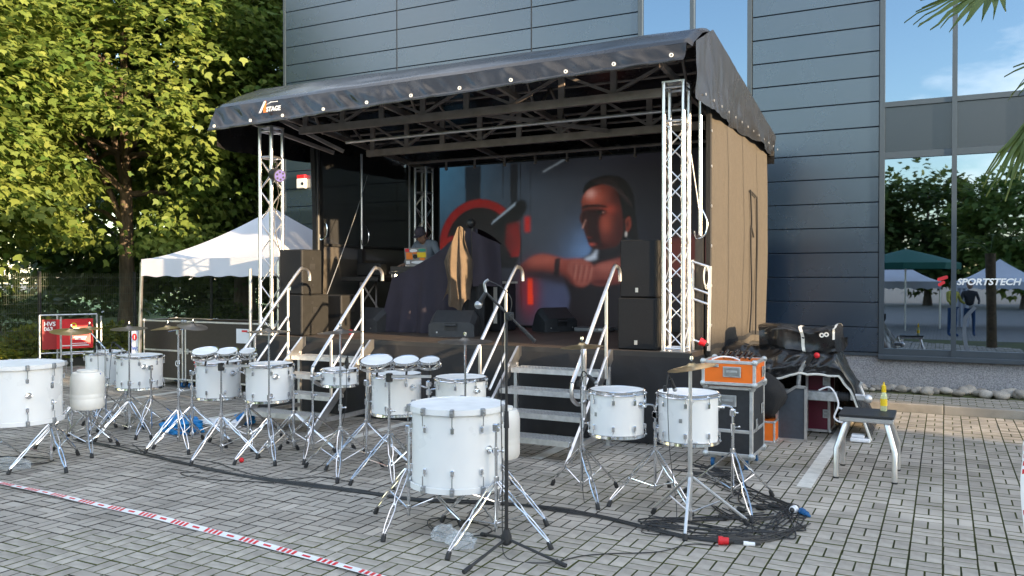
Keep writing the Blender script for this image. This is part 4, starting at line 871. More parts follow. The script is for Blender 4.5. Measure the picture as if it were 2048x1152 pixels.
kb = thing('equipment_table', 'dark mixing gear on a stand at the back left of the stage', 'mixer', (-8.15, 10.7, DZ))
MB().cbox(-8.45, 10.45, 1.78, -7.75, 11.0, 1.86, .012).cbox(-8.42, 10.8, 1.87, -7.95, 11.0, 2.08, .02).build('console', 'cabinet', kb, 0)
for x in (-8.4, -7.8): MB().cyl((x, 10.5, DZ), (x+.3*(1 if x < -8 else -1), 10.9, 1.78), .015, n=6).cyl((x, 10.9, DZ), (x+.3*(1 if x < -8 else -1), 10.5, 1.78), .015, n=6).build('leg', 'roofsteel', kb)
bx = thing('amplifier', 'black amplifier box on stage left of the draped table', 'amplifier', (-7.75, 11.35, DZ)); MB().cbox(-8.0, 11.15, DZ+.006, -7.55, 11.5, 1.72, .015).build('cabinet', 'cabinet', bx, 0); MB().box(-7.97, 11.143, 1.08, -7.58, 11.149, 1.66).build('grille', 'grille', bx, 0)
rc = MB(); rc.ball((-7.55, 9.55, DZ+.04), .045, 10, 6, (1.4, .8, .8)); single(rc, 'red_bag', 'red', 'small crumpled red bag on the stage beside the left stairs', 'bag')
tr = thing('tray', 'flat grey device lying on stage in front of the video wall', 'device', (-4.75, 11.9, DZ)); MB().cbox(-5.0, 11.7, DZ+.006, -4.45, 12.0, DZ+.07, .01).build('case', 'laptop', tr, 0); MB().box(-4.6, 11.69, DZ+.03, -4.47, 11.699, DZ+.06).build('connector', 'tarpedge', tr, 0)
pc = thing('par_light', 'black LED par light with lit purple-white lens on the left truss tower', 'stage light', (-8.42, 9.0, 3.2))
ax = Vector((.93, -.28, -.22)).normalized(); p0 = Vector((-8.40, 8.92, 3.30))
MB().cyl(p0, p0+ax*.17, .085, .095, 16).build('can', 'black', pc); M['lens'] = emis('lens', (.55, .36, 1), .13); MB().cyl(p0+ax*.171, p0+ax*.176, .082, n=16).build('lens', 'lens', pc)
for k in range(6):
    a = k*PI/3; u = ax.orthogonal().normalized(); w = ax.cross(u); q = p0+ax*.177+(u*math.cos(a)+w*math.sin(a))*.052; MB().cyl(q, q+ax*.004, .016, n=8).build('diode', 'black', pc)
MB().tube(spline([(-8.48, 8.98, 3.48), (-8.36, 8.94, 3.46), (-8.36, 8.90, 3.32)], 4), .012, 6).build('bracket', 'black', pc); MB().tube(spline([p0, (-8.43, 9.05, 3.0), (-8.47, 9.0, 2.6), (-8.38, 9.1, 2.0)], 5), .006, 5).build('cable', 'cable', pc)
# ------------------------------------------------------------ drums
def mesh_of(mb, name, mat, smooth=35):
    me = bpy.data.meshes.new(name); me.from_pydata(mb.v, [], mb.f); me.materials.append(M[mat]); me.shade_smooth(); me.set_sharp_from_angle(angle=R(smooth)); return me
def inst(name, me, parent, loc, rot=0):
    o = link(name, me, parent); o.location = loc; o.rotation_euler = (0, 0, rot) if not hasattr(rot, '__len__') else rot; return o
LUG = mesh_of(MB().cbox(-.004, -.013, -.022, .020, .013, .022, .005).cyl((.014, 0, .02), (.014, 0, .034), .005, n=6), 'lug', 'chrome')
ROD = mesh_of(MB().cyl((.016, 0, .0), (.016, 0, .078), .0032, n=5).cbox(.006, -.011, .058, .026, .011, .07, .003), 'tension_rod', 'chrome')
CLAW = mesh_of(MB().cbox(-.008, -.016, -.05, .026, .016, .006, .006).cyl((.016, 0, -.12), (.016, 0, -.05), .004, n=6).cbox(.0, -.011, -.03, .034, .011, -.012, .004), 'claw_hook', 'steel')
def drum(label, x, y, r, z0, z1, rot=0., bass=False, n=8, bracket=None, badge=None):
    t = thing('bass_drum' if bass else 'drum', label, 'drum', (x, y, z0), 'white drums on chrome stands', 0, True); h = z1-z0
    r0 = r-(.022 if bass else .014); e = .03
    MB().lathe([(r0-.012, e*.6), (r0, e*.6), (r0, h-e*.6), (r0-.012, h-e*.6)], n=56, closed=True).build('shell', 'white', t, 40)
    for z, s in ((h, 1), (0, -1)):
        if bass: MB().lathe([(r-.012, z), (r, z-.002*s), (r, z-.042*s), (r-.012, z-.044*s)] if s > 0 else [(r-.012, z+.044), (r, z+.042), (r, z+.002), (r-.012, z)], n=56, closed=True).build('hoop', 'white', t, 40)
        else:
            zz = [z, z-.004*s, z-.026*s, z-.032*s]; rr = [r-.010, r-.002, r-.005, r+.002]
            MB().lathe([(r-.014, z-.002*s)]+list(zip(rr, zz))+[(r-.008, z-.033*s)], n=56, closed=True).build('hoop', 'chrome', t, 50)
        MB().disc((0, 0, z-(.003 if bass else .006)*s), r-.011, 48).build('drumhead', 'head', t, 40)
        for k in range(n):
            a = rot+2*PI*k/n; c, s_ = math.cos(a), math.sin(a); zl = z-s*(.15 if bass else .088)
            inst('lug', LUG, t, (r0*c, r0*s_, zl), (0 if s > 0 else PI, 0, a if s > 0 else a))
            if bass: inst('claw_hook', CLAW, t, ((r-.004)*c, (r-.004)*s_, z), (0 if s > 0 else PI, 0, a))
            else: inst('tension_rod', ROD, t, (r0*c, r0*s_, zl), (0 if s > 0 else PI, 0, a))
    for a in (bracket or ()):
        c, s_ = math.cos(a), math.sin(a); q = Vector((r0*c, r0*s_, h*(.70 if not bass else .5))); o_ = Vector((c, s_, 0))
        MB().cyl(q-o_*.004, q+o_*.012, .034, .030, 14).cyl(q+o_*.01, q+o_*.05, .016, n=10).cyl(q+o_*.034+Vector((-s_*.03, c*.03, 0)), q+o_*.034-Vector((-s_*.03, c*.03, 0)), .006, n=6).build('mount_bracket', 'chrome', t)
    if badge is not None:
        c, s_ = math.cos(badge), math.sin(badge); q = Vector(((r0+.001)*c, (r0+.001)*s_, h*.5)); u = Vector((-s_, c, 0))
        MB().prism([(-.013, -.016), (.013, -.016), (.013, .016), (-.013, .016)], q, u, (0, 0, 1), (c*.002, s_*.002, 0)).build('badge', 'steel', t, 0)
    return t
FR = math.atan2(-1, .46)     # roughly towards the viewer
drum('large white bass drum cut off by the left edge of the picture', -8.16, 5.10, .409, .415, .995, .25, True, 10, bracket=(-.35,))
drum('white drum furthest left at the back, near the red sign', -9.34, 6.95, .245, .51, .92, .2, bracket=(0,))
drum('white drum under the cymbal beside the dark flight cases', -8.68, 6.92, .275, .496, .905, .1, bracket=(-.5,), badge=-1.9)
drum('white drum under the left set of chrome rototoms', -7.14, 6.71, .249, .505, .917, .3, bracket=(-.1,))
drum('white drum right of the left rototoms, before the left stairs', -6.40, 6.72, .256, .522, .927, .05, bracket=(-.55,))
drum('shallow white snare drum in front of the left stairs', -5.64, 6.95, .197, .70, .888, .4, bracket=(-2.6,), n=8)
drum('white drum under the centre set of chrome rototoms', -4.78, 6.76, .255, .497, .903, .2, bracket=(-.3,))
drum('white drum half hidden behind the front bass drum', -4.14, 6.92, .257, .50, .888, .33, bracket=(-.4,))
drum('large white bass drum standing alone in the front centre', -3.19, 5.28, .354, .316, .912, FR+.01, True, 10, bracket=(-.30, 2.9))
drum('white drum right of the right stairs, left one of its pair', -2.41, 6.55, .236, .528, .915, .22, bracket=(-.2, 2.9), badge=-2.1)
drum('white drum in front of the black flight case, rightmost of all', -1.86, 6.73, .254, .491, .906, .18, bracket=(2.95, .35), badge=-1.55)
def barrel(label, x, y, r, z0, z1, strap_rot):
    t = thing('plastic_barrel', label, 'barrel', (x, y, z0), 'white plastic barrels', 0, True); h = z1-z0
    MB().lathe([(r*.9, 0), (r, .03), (r, h*.28), (r*.985, h*.30), (r, h*.32), (r, h*.40), (r*.985, h*.42), (r, h*.44), (r, h*.8), (r*.96, h*.9), (r*.86, h), (.001, h)], n=32).build('body', 'plastic', t, 50)
    MB().lathe([(r*.6, h+.002), (r*.62, h+.025), (.001, h+.028)], n=24).build('lid', 'plastic', t, 50)
    c, s = math.cos(strap_rot), math.sin(strap_rot)
    MB().tube(spline([(-s*r*.9, c*r*.9, h*.95), (c*r*.75, s*r*.75, h*.93), (s*r*.98+c*.05, -c*r*.98, h*.78)], 6), .010, 6).build('strap', 'bluestrap', t)
barrel('white plastic barrel with blue strap beside the left bass drum', -8.02, 5.75, .165, .46, .845, -1.2); barrel('white plastic barrel with blue strap peeking out behind the front bass drum', -3.36, 6.30, .155, .30, .71, -.6)
# ------------------------------------------------------------ stands
FOOT = mesh_of(MB().lathe([(.014, 0), (.019, .006), (.017, .055), (.011, .06)], n=10), 'rubber_foot', 'rubber')
def stand(name, label, x, y, angs, ztop, cat='stand', rad=.45, zc=.40, mat='chrome', tilt=None, arms=(), dbl=True, group='chrome drum hardware stands', thick=1.):
    t = thing(name, label, cat, (x, y, 0), group, 0, True)
    MB().cyl((0, 0, .045), (0, 0, min(ztop, .62)), .0125*thick, n=10).build('lower_tube', mat, t)
    if ztop > .62: MB().cyl((0, 0, .60), (0, 0, ztop), .0095*thick, n=10).build('upper_tube', mat, t); MB().cyl((0, 0, .585), (0, 0, .64), .019, n=10).cyl((0, 0, .61), (.045, .01, .615), .006, n=6).ball((.05, .012, .616), .011, 8, 5).build('height_clamp', mat, t)
    if ztop > 1.0: MB().cyl((0, 0, .90), (0, 0, .94), .016, n=10).cyl((0, 0, .92), (.035, -.012, .922), .005, n=6).build('height_clamp', mat, t)
    MB().cyl((0, 0, zc-.03), (0, 0, zc+.035), .022, n=10).build('collar', mat, t); MB().cyl((0, 0, .085), (0, 0, .125), .018, n=10).build('sleeve', mat, t)
    for a in angs:
        rd = rad
        if isinstance(a, tuple): a, rd = a
        c, s = math.cos(a), math.sin(a); u = Vector((c, s, 0)); w = Vector((-s, c, 0)); p = Vector((0, 0, zc))+u*.02; q = u*rd+Vector((0, 0, .045)); lg = MB()
        if dbl:
            for sg in (-1, 1):
                lg.tube([p+w*.011*sg, p.lerp(q, .16)+w*.021*sg, p.lerp(q, .42)+w*.020*sg, p.lerp(q, .52)+w*.008*sg, p.lerp(q, .64)+w*.017*sg, p.lerp(q, .86)+w*.014*sg, q+w*.005*sg], .0062, 6)
        else: lg.cyl(p, q, .012, n=8)
        lo = lg.build('leg', mat, t); f = inst('rubber_foot', FOOT, lo, u*(rd+.012), (0, 0, 0)); f.rotation_euler = Vector((-u.x*.55, -u.y*.55, 1)).to_track_quat('Z', 'Y').to_euler()
        b0 = u*.018+Vector((0, 0, .105)); b1 = p.lerp(q, .55); MB().cyl(b0, b1, .0065, n=6).build('brace', mat, t)
    for (p, q) in arms:
        p, q = Vector(p), Vector(q); m_ = (p+q)/2; MB().tube(spline([p, Vector((p.x, p.y, q.z-.02)).lerp(q, .15), q], 5), .0085, 8).build('arm', mat, t); MB().cbox(p.x-.022, p.y-.022, p.z-.03, p.x+.022, p.y+.022, p.z+.03, .008).cyl(p, p+Vector((.05, -.02, .005)), .006, n=6).build('arm_clamp', mat, t)
    return t
d2 = lambda *a: [R(q) for q in a]
stand('drum_stand', 'chrome stand at the right side of the left-edge bass drum', -7.80, 5.2, [(R(-83), .46), (R(-20), .5), (R(110), .4)], .80, arms=[((0, 0, .78), (-.05, -.02, .72))])
stand('drum_stand', 'chrome stand under the left-edge bass drum, mostly out of the picture', -8.45, 4.85, [(R(-60), .45), (R(60), .4), (R(180), .4)], .75, arms=[((0, 0, .74), (.05, .05, .70))])
stand('drum_stand', 'short chrome stand under the left plastic barrel', -8.02, 5.75, d2(-30, 90, 210), .45, rad=.36)
stand('drum_stand', 'chrome stand below the furthest left back drum', -9.45, 6.85, d2(-120, 0, 120), .50, rad=.42)
stand('drum_stand', 'chrome stand between the two left back drums', -9.04, 7.0, d2(-80, 40, 160), .86, arms=[((0, 0, .84), (-.06, -.02, .80)), ((0, 0, .70), (.09, -.02, .78))])
stand('drum_stand', 'chrome stand right of the drum beside the dark flight cases', -8.36, 6.82, d2(-60, 60, 180), .78, arms=[((0, 0, .77), (-.07, .02, .78))])
stand('drum_stand', 'chrome stand left of the drum under the left rototoms', -7.43, 6.60, d2(-100, 20, 140), .80, arms=[((0, 0, .78), (.05, .03, .78))])
stand('drum_stand', 'chrome stand between the drum under the left rototoms and its right neighbour', -6.83, 6.84, d2(-40, 80, 200), .84, arms=[((0, 0, .80), (-.07, -.05, .80)), ((0, 0, .70), (.18, -.05, .78))])
stand('drum_stand', 'chrome stand right of the drum before the left stairs', -6.10, 6.76, d2(-100, 20, 140), .80, arms=[((0, 0, .79), (-.07, -.02, .80))])
stand('drum_stand', 'chrome stand holding the shallow snare drum', -5.84, 6.76, [(R(-59), .5), R(60), R(180)], .80, arms=[((0, 0, .79), (.05, .10, .82))])
stand('drum_stand', 'chrome stand left of the drum under the centre rototoms', -5.07, 6.66, d2(-110, 10, 130), .82, arms=[((0, 0, .80), (.05, .05, .78))])
stand('drum_stand', 'chrome stand between the two drums behind the front bass drum', -4.47, 6.86, d2(-75, 45, 165), .84, arms=[((0, 0, .80), (-.06, -.04, .78)), ((0, 0, .72), (.10, .02, .76))])
stand('drum_stand', 'chrome stand at the left of the front bass drum', -3.575, 5.21, [(R(-76), .5), (R(172), .34), (R(9), .42)], .72, arms=[((0, 0, .70), (.05, .03, .62))])
stand('drum_stand', 'chrome stand at the right of the front bass drum', -2.80, 5.16, [(R(-96), .55), (R(-7), .45), (R(150), .4)], .80, arms=[((0, 0, .78), (-.06, .03, .62))])
stand('drum_stand', 'chrome stand behind the front bass drum', -3.05, 5.66, d2(-130, -10, 110), .55, arms=[((0, 0, .53), (-.02, -.05, .58))])
stand('drum_stand', 'chrome stand between the pair of drums at the right', -2.13, 6.70, [(R(-121), .48), (R(-42), .55), (R(90), .4)], .72, arms=[((0, 0, .70), (-.06, -.09, .79)), ((0, 0, .70), (.05, .06, .79))])
stand('drum_stand', 'chrome stand in front of the black flight case', -1.535, 6.90, [(R(-64), .6), (R(170), .42), (R(50), .4)], .74, arms=[((0, 0, .73), (-.08, -.03, .79))])
CYM = {}
def cymbal(label, x, y, z, r, mat, tx=0., ty=0.):
    t = thing('cymbal', label, 'cymbal', (x, y, z), 'cymbals on stands', 0, True)
    pf = [(.006, .026), (r*.10, .024), (r*.19, .012), (r*.22, .006), (r*.6, -.002), (r, -.014), (r*.999, -.016), (r*.6, -.0045), (r*.22, .003), (r*.10, .02)]
    rot = Matrix.Rotation(tx, 3, 'X') @ Matrix.Rotation(ty, 3, 'Y')
    MB().lathe(pf, (0, 0, 0), 44, rot).build('disc', mat, t, 50); MB().cyl((0, 0, .02), (0, 0, .055), .008, n=8).cyl((0, 0, .05), (0, 0, .07), .013, .011, n=8).build('wing_nut', 'chrome', t); MB().cyl((0, 0, .022), (0, 0, .036), .018, n=10).build('felt', 'rubber', t)
def cstand(label, x, y, z, angs, **k): return stand('cymbal_stand', label, x, y, angs, z+.02, rad=k.pop('rad', .42), group='cymbal stands', **k)
CY = [(-8.64, 6.0, 1.25, .215, 'bronze', .05, .12, 'bronze cymbal in front of the red sign', 'cymbal stand in front of the red sign', (-90, 30, 150)),
      (-8.40, 6.555, 1.26, .20, 'bronzedk', .06, .04, 'dark cymbal above the drum with the toilet sign behind it', 'cymbal stand below the dark cymbal near the toilet sign', (-94, -6, 120)),
      (-6.12, 6.42, 1.30, .222, 'bronzedk', 0, 0, 'flat cymbal above the drum before the left stairs', 'cymbal stand before the left stairs', (-97, -39, 90)),
      (-5.05, 6.235, 1.335, .215, 'bronzedk', .02, -.03, 'dark cymbal in front of the right rail of the left stairs', 'cymbal stand between snare drum and centre rototoms', (-55, 60, 180)),
      (-3.76, 6.36, 1.285, .245, 'bronzedk', .03, .02, 'dark cymbal below the centre stage monitor', 'cymbal stand rising behind the front bass drum', (-90, 30, 150)),
      (-2.70, 6.49, 1.27, .18, 'bronze', .03, -.05, 'small bronze cymbal before the right stairs', 'cymbal stand in front of the right stairs', (-50, 67, 150))]
for x, y, z, r, m_, tx, ty, l1, l2, an in CY: cymbal(l1, x, y, z, r, m_, tx, ty); cstand(l2, x, y, z, d2(*an))
cymbal('tilted brown cymbal above the rightmost drum', -1.655, 6.075, 1.185, .18, 'bronze', .06, -.17)
stand('cymbal_stand', 'pale single-leg cymbal stand before the rightmost drum', -1.662, 6.07, [(R(-80), .36), (R(152), .38), (R(30), .42)], 1.2, mat='alu', dbl=False, group='cymbal stands', thick=1.35, zc=.36)
t4 = cstand('boom cymbal stand in front of the dark flight cases', -7.396, 6.39, 1.22, [(R(-91), .42), (R(-30), .5), (R(100), .4)]); MB().cyl((-.10, -.05, 1.26), (.14, .07, 1.30), .008, n=8).cbox(-.02, -.02, 1.22, .02, .02, 1.28, .006).build('boom_arm', 'chrome', t4)
cymbal('pale tilted cymbal, left of the pair before the dark flight cases', -7.50, 6.335, 1.30, .17, 'bronze', .05, -.06); cymbal('tilted cymbal, right of the pair before the dark flight cases', -7.255, 6.46, 1.32, .16, 'bronzedk', .05, .22)
t5 = cstand('slanted boom cymbal stand at the back left drums', -9.08, 6.75, .98, d2(-60, 60, 180)); MB().cyl((.03, .01, .94), (-.28, -.02, 1.20), .008, n=8).build('boom_arm', 'chrome', t5); cymbal('small thin cymbal right of the red sign', -9.33, 6.72, 1.225, .16, 'bronze', .02, .03)
def rototoms(label, x, y, zbar, angs, ds, half, rot):
    t = stand('rototom_stand', label, x, y, angs, zbar, 'rototoms', group='sets of chrome rototoms'); u = Vector((math.cos(rot), math.sin(rot), 0))
    MB().cbox(-half*.25, -.012, zbar-.014, half*1.75, .012, zbar+.014, .004, rz(rot), (0, 0, zbar)).build('bar', 'alu', t, 0); MB().cbox(-.025, -.025, zbar-.05, .025, .025, zbar+.03, .006).build('clamp', 'black', t, 0)
    for off, r in ds:
        c = u*off+Vector((0, 0, zbar+.155)); tr = Matrix.Rotation(R(14), 3, Vector((1, .4, 0)))
        hp = MB(); hp.lathe([(r-.006, .0), (r+.006, .002), (r+.008, -.016), (r-.002, -.018)], c, 32, tr, closed=True); rm = hp.build('hoop', 'chrome', t, 50)
        MB().disc(c+tr @ Vector((0, 0, -.003)), r-.004, 28, tr).build('drumhead', 'head', rm, 40)
        MB().lathe([(r-.002, -.055), (r+.009, -.05), (r+.009, -.068), (r-.002, -.07)], c, 32, tr, closed=True).build('lower_ring', 'chrome', rm, 50)
        sp = MB()
        for k in range(6): a = k*PI/3; e = c+tr @ Vector((r*math.cos(a), r*math.sin(a), -.06)); sp.cyl(e, c+tr @ Vector((0, 0, -.10)), .006, n=6); sp.cyl(c+tr @ Vector(((r+.004)*math.cos(a), (r+.004)*math.sin(a), -.012)), c+tr @ Vector(((r+.004)*math.cos(a), (r+.004)*math.sin(a), -.065)), .0035, n=5)
        sp.build('spider', 'chrome', rm); MB().cyl(c+tr @ Vector((0, 0, -.10)), u*off+Vector((0, 0, zbar)), .010, n=8).build('spindle', 'rubber', t)
rototoms('set of three chrome rototoms over the drum at the left', -6.61, 6.249, .93, [(R(-79), .48), (R(14), .42), (R(130), .4)], [(-.165, .132), (.06, .110), (.27, .088)], .17, .48)
rototoms('set of three chrome rototoms left of the front bass drum', -4.523, 6.282, .93, [(R(-108), .42), (R(-50), .45), (R(80), .4)], [(-.115, .152), (.155, .122), (.37, .098)], .22, .49)
# clip microphones
def mic(label, p, d, cable):
    t = thing('drum_microphone', label, 'microphone', p, 'clip microphones on drums', 0, True); d = Vector(d).normalized()
    MB().cyl((0, 0, 0), d*.08, .014, .017, 10).build('body', 'black', t); MB().ball(tuple(d*.095), .02, 10, 6).build('grille', 'steel', t)
    MB().tube(spline([(0, 0, 0), (-d.x*.05, -d.y*.05, .03), (-d.x*.09, -d.y*.09, -.06)], 4), .006, 6).cbox(-.03-d.x*.08, -.012-d.y*.08, -.10, .0-d.x*.08, .012-d.y*.08, -.05, .005).build('clip', 'black', t)
    MB().tube(spline([(0, 0, 0)]+[tuple(Vector(c)-Vector(p)) for c in cable], 6), .0032, 5).build('cable', 'cable', t)
mic('clip microphone on the left rim of the drum beside the right stairs', (-2.62, 6.42, 1.03), (.6, .1, -.5), [(-2.68, 6.42, .95), (-2.68, 6.44, .5), (-2.6, 6.3, .01), (-2.4, 6.1, .006)])
mic('clip microphone with hanging cable on the front of the rightmost drum', (-1.93, 6.47, 1.03), (.2, .3, -.7), [(-1.95, 6.46, .9), (-1.93, 6.44, .5), (-1.85, 6.35, .1), (-1.8, 6.2, .008)])
mic('small clip microphone between snare drum and dark cymbal', (-5.36, 6.72, 1.02), (-.3, .2, -.6), [(-5.35, 6.7, .9), (-5.36, 6.68, .45), (-5.42, 6.5, .05), (-5.3, 6.1, .008)])
mic('clip microphone on the rim of the furthest left back drum', (-9.18, 6.72, 1.03), (-.3, .5, -.6), [(-9.12, 6.68, .9), (-9.1, 6.66, .5), (-9.0, 6.5, .05), (-8.8, 6.2, .008)])
mic('clip microphone with red detail between the left back drums', (-8.92, 6.78, 1.03), (.5, .3, -.5), [(-8.98, 6.76, .9), (-9.0, 6.7, .4), (-8.9, 6.4, .02), (-8.7, 6.15, .008)])
# ------------------------------------------------------------ microphone boom stand in front
ms = thing('microphone_stand', 'tall black microphone stand with boom arm in the front centre', 'microphone stand', (-2.574, 4.89, 0), local=True)
MB().cyl((0, 0, .10), (0, 0, .90), .013, n=10).build('lower_tube', 'black', ms); MB().cyl((0, 0, .88), (0, 0, 1.58), .009, n=10).build('upper_tube', 'black', ms); MB().cyl((0, 0, .84), (0, 0, .95), .019, .015, 10).build('clutch', 'rubber', ms)
MB().lathe([(.018, .06), (.036, .075), (.036, .12), (.018, .165)], n=14).build('hub', 'rubber', ms)
for a, rd in ((-97, .44), (-8, .44), (142, .40)):
    u = Vector((math.cos(R(a)), math.sin(R(a)), 0)); l = MB().cyl(u*.02+Vector((0, 0, .10)), u*rd+Vector((0, 0, .02)), .010, n=8).build('leg', 'black', ms); MB().cyl(u*(rd-.05)+Vector((0, 0, .028)), u*(rd+.025)+Vector((0, 0, .014)), .015, n=8).build('rubber_foot', 'rubber', l)
j = Vector((.018, .009, 1.582)); e0 = Vector((.168, .087, 1.413)); e1 = Vector((-.121, -.062, 1.737))
MB().cbox(j.x-.025, j.y-.025, j.z-.03, j.x+.025, j.y+.025, j.z+.025, .008).cyl(j, j+Vector((.04, -.05, 0)), .012, n=8).build('joint', 'rubber', ms)
MB().cyl(e0, e1, .0085, n=8).build('boom_arm', 'black', ms); MB().cyl(e0, e0.lerp(e1, .28), .013, n=8).build('boom_grip', 'rubber', ms)
mh = Vector((-.165, -.085, 1.655)); MB().tube(spline([e1, e1+Vector((-.01, 0, .06)), e1+Vector((.015, .01, .085))], 4), .010, 8).build('shock_mount', 'steel', ms)
MB().cyl(e1, mh, .014, .018, 10).build('microphone_body', 'black', ms); MB().ball(tuple(mh), .027, 12, 8).build('microphone_grille', 'steel', ms)
MB().tube(spline([e1+Vector((.015, .01, .08)), (-.02, 0, 1.76), (.03, .02, 1.66), (-.02, -.01, 1.45), (-.035, -.01, 1.0), (-.03, 0, .5), (-.04, .02, .12), (.06, -.1, .01), (.3, -.06, .006), (.35, .05, .006)], 6), .0034, 5).build('cable', 'cable', ms)
# ------------------------------------------------------------ cables on the ground
def cable(pts, r=.0045, seed=0, label='black cable running along the paving in front of the drums', group='cables lying on the paving', wig=.03):
    sp = spline([(x+wig*wave((x*2, y*2, 0), 1.3, seed), y+wig*wave((x*2, y*2, 5), 1.3, seed+1), .006+r) for x, y in pts], 7)
    mb = MB().tube([(p.x, p.y, r+.004+.006*max(0, wave((p.x*3, p.y*3, 1), 1, seed))) for p in sp], r, 5); single(mb, 'cable', 'cable', label, 'cable', group)
main = [(-8.74, 6.1), (-7.6, 5.93), (-6.43, 5.75), (-5.66, 5.69), (-5.09, 5.71), (-4.43, 5.72), (-3.87, 5.74), (-3.2, 5.95), (-2.79, 6.0), (-2.32, 5.93), (-1.89, 5.82), (-1.58, 5.77), (-1.2, 5.95)]
for k in range(7): cable([(x+.02*k, y+random.gauss(0, .028)) for x, y in main[max(0, k-3):]]+[(-1.05+.03*k, 6.2+.05*k)], .0045+.001*(k % 3), k, wig=.03)
cable([(-8.9, 6.6), (-8.7, 6.1), (-8.2, 6.05), (-7.68, 6.18)], seed=21, label='black cable curling below the left back drums'); cable([(-7.9, 6.2), (-7.3, 5.95), (-6.48, 5.98), (-5.89, 5.8), (-5.35, 5.75), (-5.09, 5.99), (-4.73, 5.97)], seed=22, label='black cable weaving between the drum stands at the left')
cable([(-6.2, 5.62), (-6.35, 5.5), (-6.0, 5.45), (-5.3, 5.6)], seed=23, label='short black cable loop before the left rototoms'); cable([(-2.2, 4.85), (-2.11, 5.04), (-1.9, 5.22), (-1.67, 5.38), (-1.54, 5.61), (-1.35, 5.68)], .0042, 24, 'thin black cable from the microphone stand to the red connector')
cable([(-3.4, 5.2), (-3.2, 5.05), (-2.95, 5.1), (-2.9, 5.3), (-3.2, 5.4), (-3.45, 5.3), (-3.3, 5.1), (-3.0, 5.0)], seed=25, label='coiled black cable on the paving under the front bass drum')
cable([(-8.6, 5.0), (-8.3, 4.95), (-7.9, 5.1), (-7.95, 5.3), (-8.4, 5.25), (-8.6, 5.1)], .006, seed=26, label='thick black cable under the left-edge bass drum')
rr = random.Random(3)
for k in range(15):      # the tangle at the right
    pts = [(-2.1+rr.uniform(-.15, .35), 8.0+rr.uniform(-.5, .1)), (-1.6+rr.uniform(-.3, .2), 7.45+rr.uniform(-.35, .2)), (-1.2+rr.uniform(-.25, .2), 7.1+rr.uniform(-.4, .15)), (-.95+rr.uniform(-.15, .06), 6.75+rr.uniform(-.25, .1)),
           (-1.0+rr.uniform(-.2, .1), 6.3+rr.uniform(-.2, .2)), (-1.25+rr.uniform(-.25, .15), 6.0+rr.uniform(-.12, .2)), (-1.6+rr.uniform(-.3, .2), 5.88+rr.uniform(-.1, .3)), (-1.95, 5.95+rr.uniform(-.08, .2))]
    if k % 3 == 1: pts = pts[2:]+[(-1.4, 6.5), (-1.2, 6.6)]
    if k % 4 == 2: pts = pts[:5]+[(-1.35, 6.45), (-1.5, 6.7)]
    cable(pts, rr.choice([.004, .0045, .006]), 40+k, 'black cable in the tangle beside the black flight case', 'tangle of cables', wig=.2)
for k in range(5): cable([(-2.2+.05*k, 8.2-.06*k), (-1.95+.04*k, 7.9), (-2.3+.1*k, 7.7), (-1.8, 7.75+.05*k), (-2.1, 8.05)], .005, 70+k, 'black cable in the tangle beside the black flight case', 'tangle of cables', wig=.15)
def plug(name, mat, label, p, q, r, tail='rubber'):
    p, q = Vector(p), Vector(q); d = (q-p).normalized(); t = thing(name, label, 'connector', p)
    MB().cyl(p, p.lerp(q, .6), r, n=12).cyl(p-d*.012, p+d*.02, r*1.18, n=12).build('housing', mat, t); MB().cyl(p.lerp(q, .6), q, r*.8, r*.35, 10).build('strain_relief', tail, t)
plug('power_connector', 'red', 'red round power connector lying in front on the paving', (-1.36, 5.735, .030), (-1.27, 5.765, .026), .025); plug('power_connector', 'paper', 'pale cable coupler beside the red connector', (-1.20, 5.79, .016), (-1.10, 5.82, .014), .014)
plug('power_connector', 'blue', 'blue power connector at the right end of the cable tangle', (-.97, 6.76, .026), (-.90, 6.67, .02), .023, 'blue'); plug('power_connector', 'paper', 'pale ring connector beside the blue one', (-1.03, 6.78, .03), (-1.05, 6.72, .03), .026)
for k, (x, y) in enumerate(((-1.30, 6.75), (-1.42, 6.62), (-1.22, 6.85), (-1.5, 6.35))): plug('power_connector', 'black', 'black plug '+['in the middle of the cable tangle', 'at the left of the cable tangle', 'nearest the blue connector', 'nearest the rightmost drum stand foot'][k], (x, y, .02), (x+.07, y-.04, .02), .018)
single(MB().ball((-6.2, 6.12, .024), .026, 10, 6), 'red_ball', 'red', 'small red ball on the paving below the left drums', 'ball')
# plastic bags
def bag(label, x, y, sx, sy, h, mat, seed, group=None):
    bm = bmesh.new(); bmesh.ops.create_icosphere(bm, subdivisions=4, radius=1)
    for v in bm.verts:
        k = 1+.34*wave(v.co, 1.7, seed)+.5*abs(wave(v.co, 3.2, seed+1))+.16*wave(v.co, 7, seed); v.co = Vector((v.co.x*sx*k+x, v.co.y*sy*k+y, max(0, (v.co.z*k*.75+.35))*h+.003))
    me = bpy.data.meshes.new('plastic_bag'); bm.to_mesh(me); bm.free(); me.materials.append(M[mat]); me.transform(Matrix.Translation((-x, -y, 0))); o = link('plastic_bag', me); o.location = (x, y, 0); tag(o, label, 'bag', group)
bag('crumpled clear plastic bag under the front bass drum, left of two', -3.10, 4.97, .09, .07, .08, 'clearbag', 3); bag('crumpled clear plastic bag under the front bass drum, right of two', -2.92, 4.88, .09, .07, .08, 'clearbag', 5)
bag('crumpled bright blue plastic bag below the left drums', -8.05, 7.0, .24, .16, .17, 'bluebag', 8); bag('clear plastic bag beside the left-edge bass drum', -8.02, 4.95, .18, .10, .08, 'clearbag', 9); bag('small blue and white bag behind the drums at the left stairs', -7.8, 7.75, .12, .10, .12, 'bluebag', 12)
bag('white plastic sheet on the paving behind the left drums', -8.0, 7.55, .28, .12, .07, 'paper', 14)
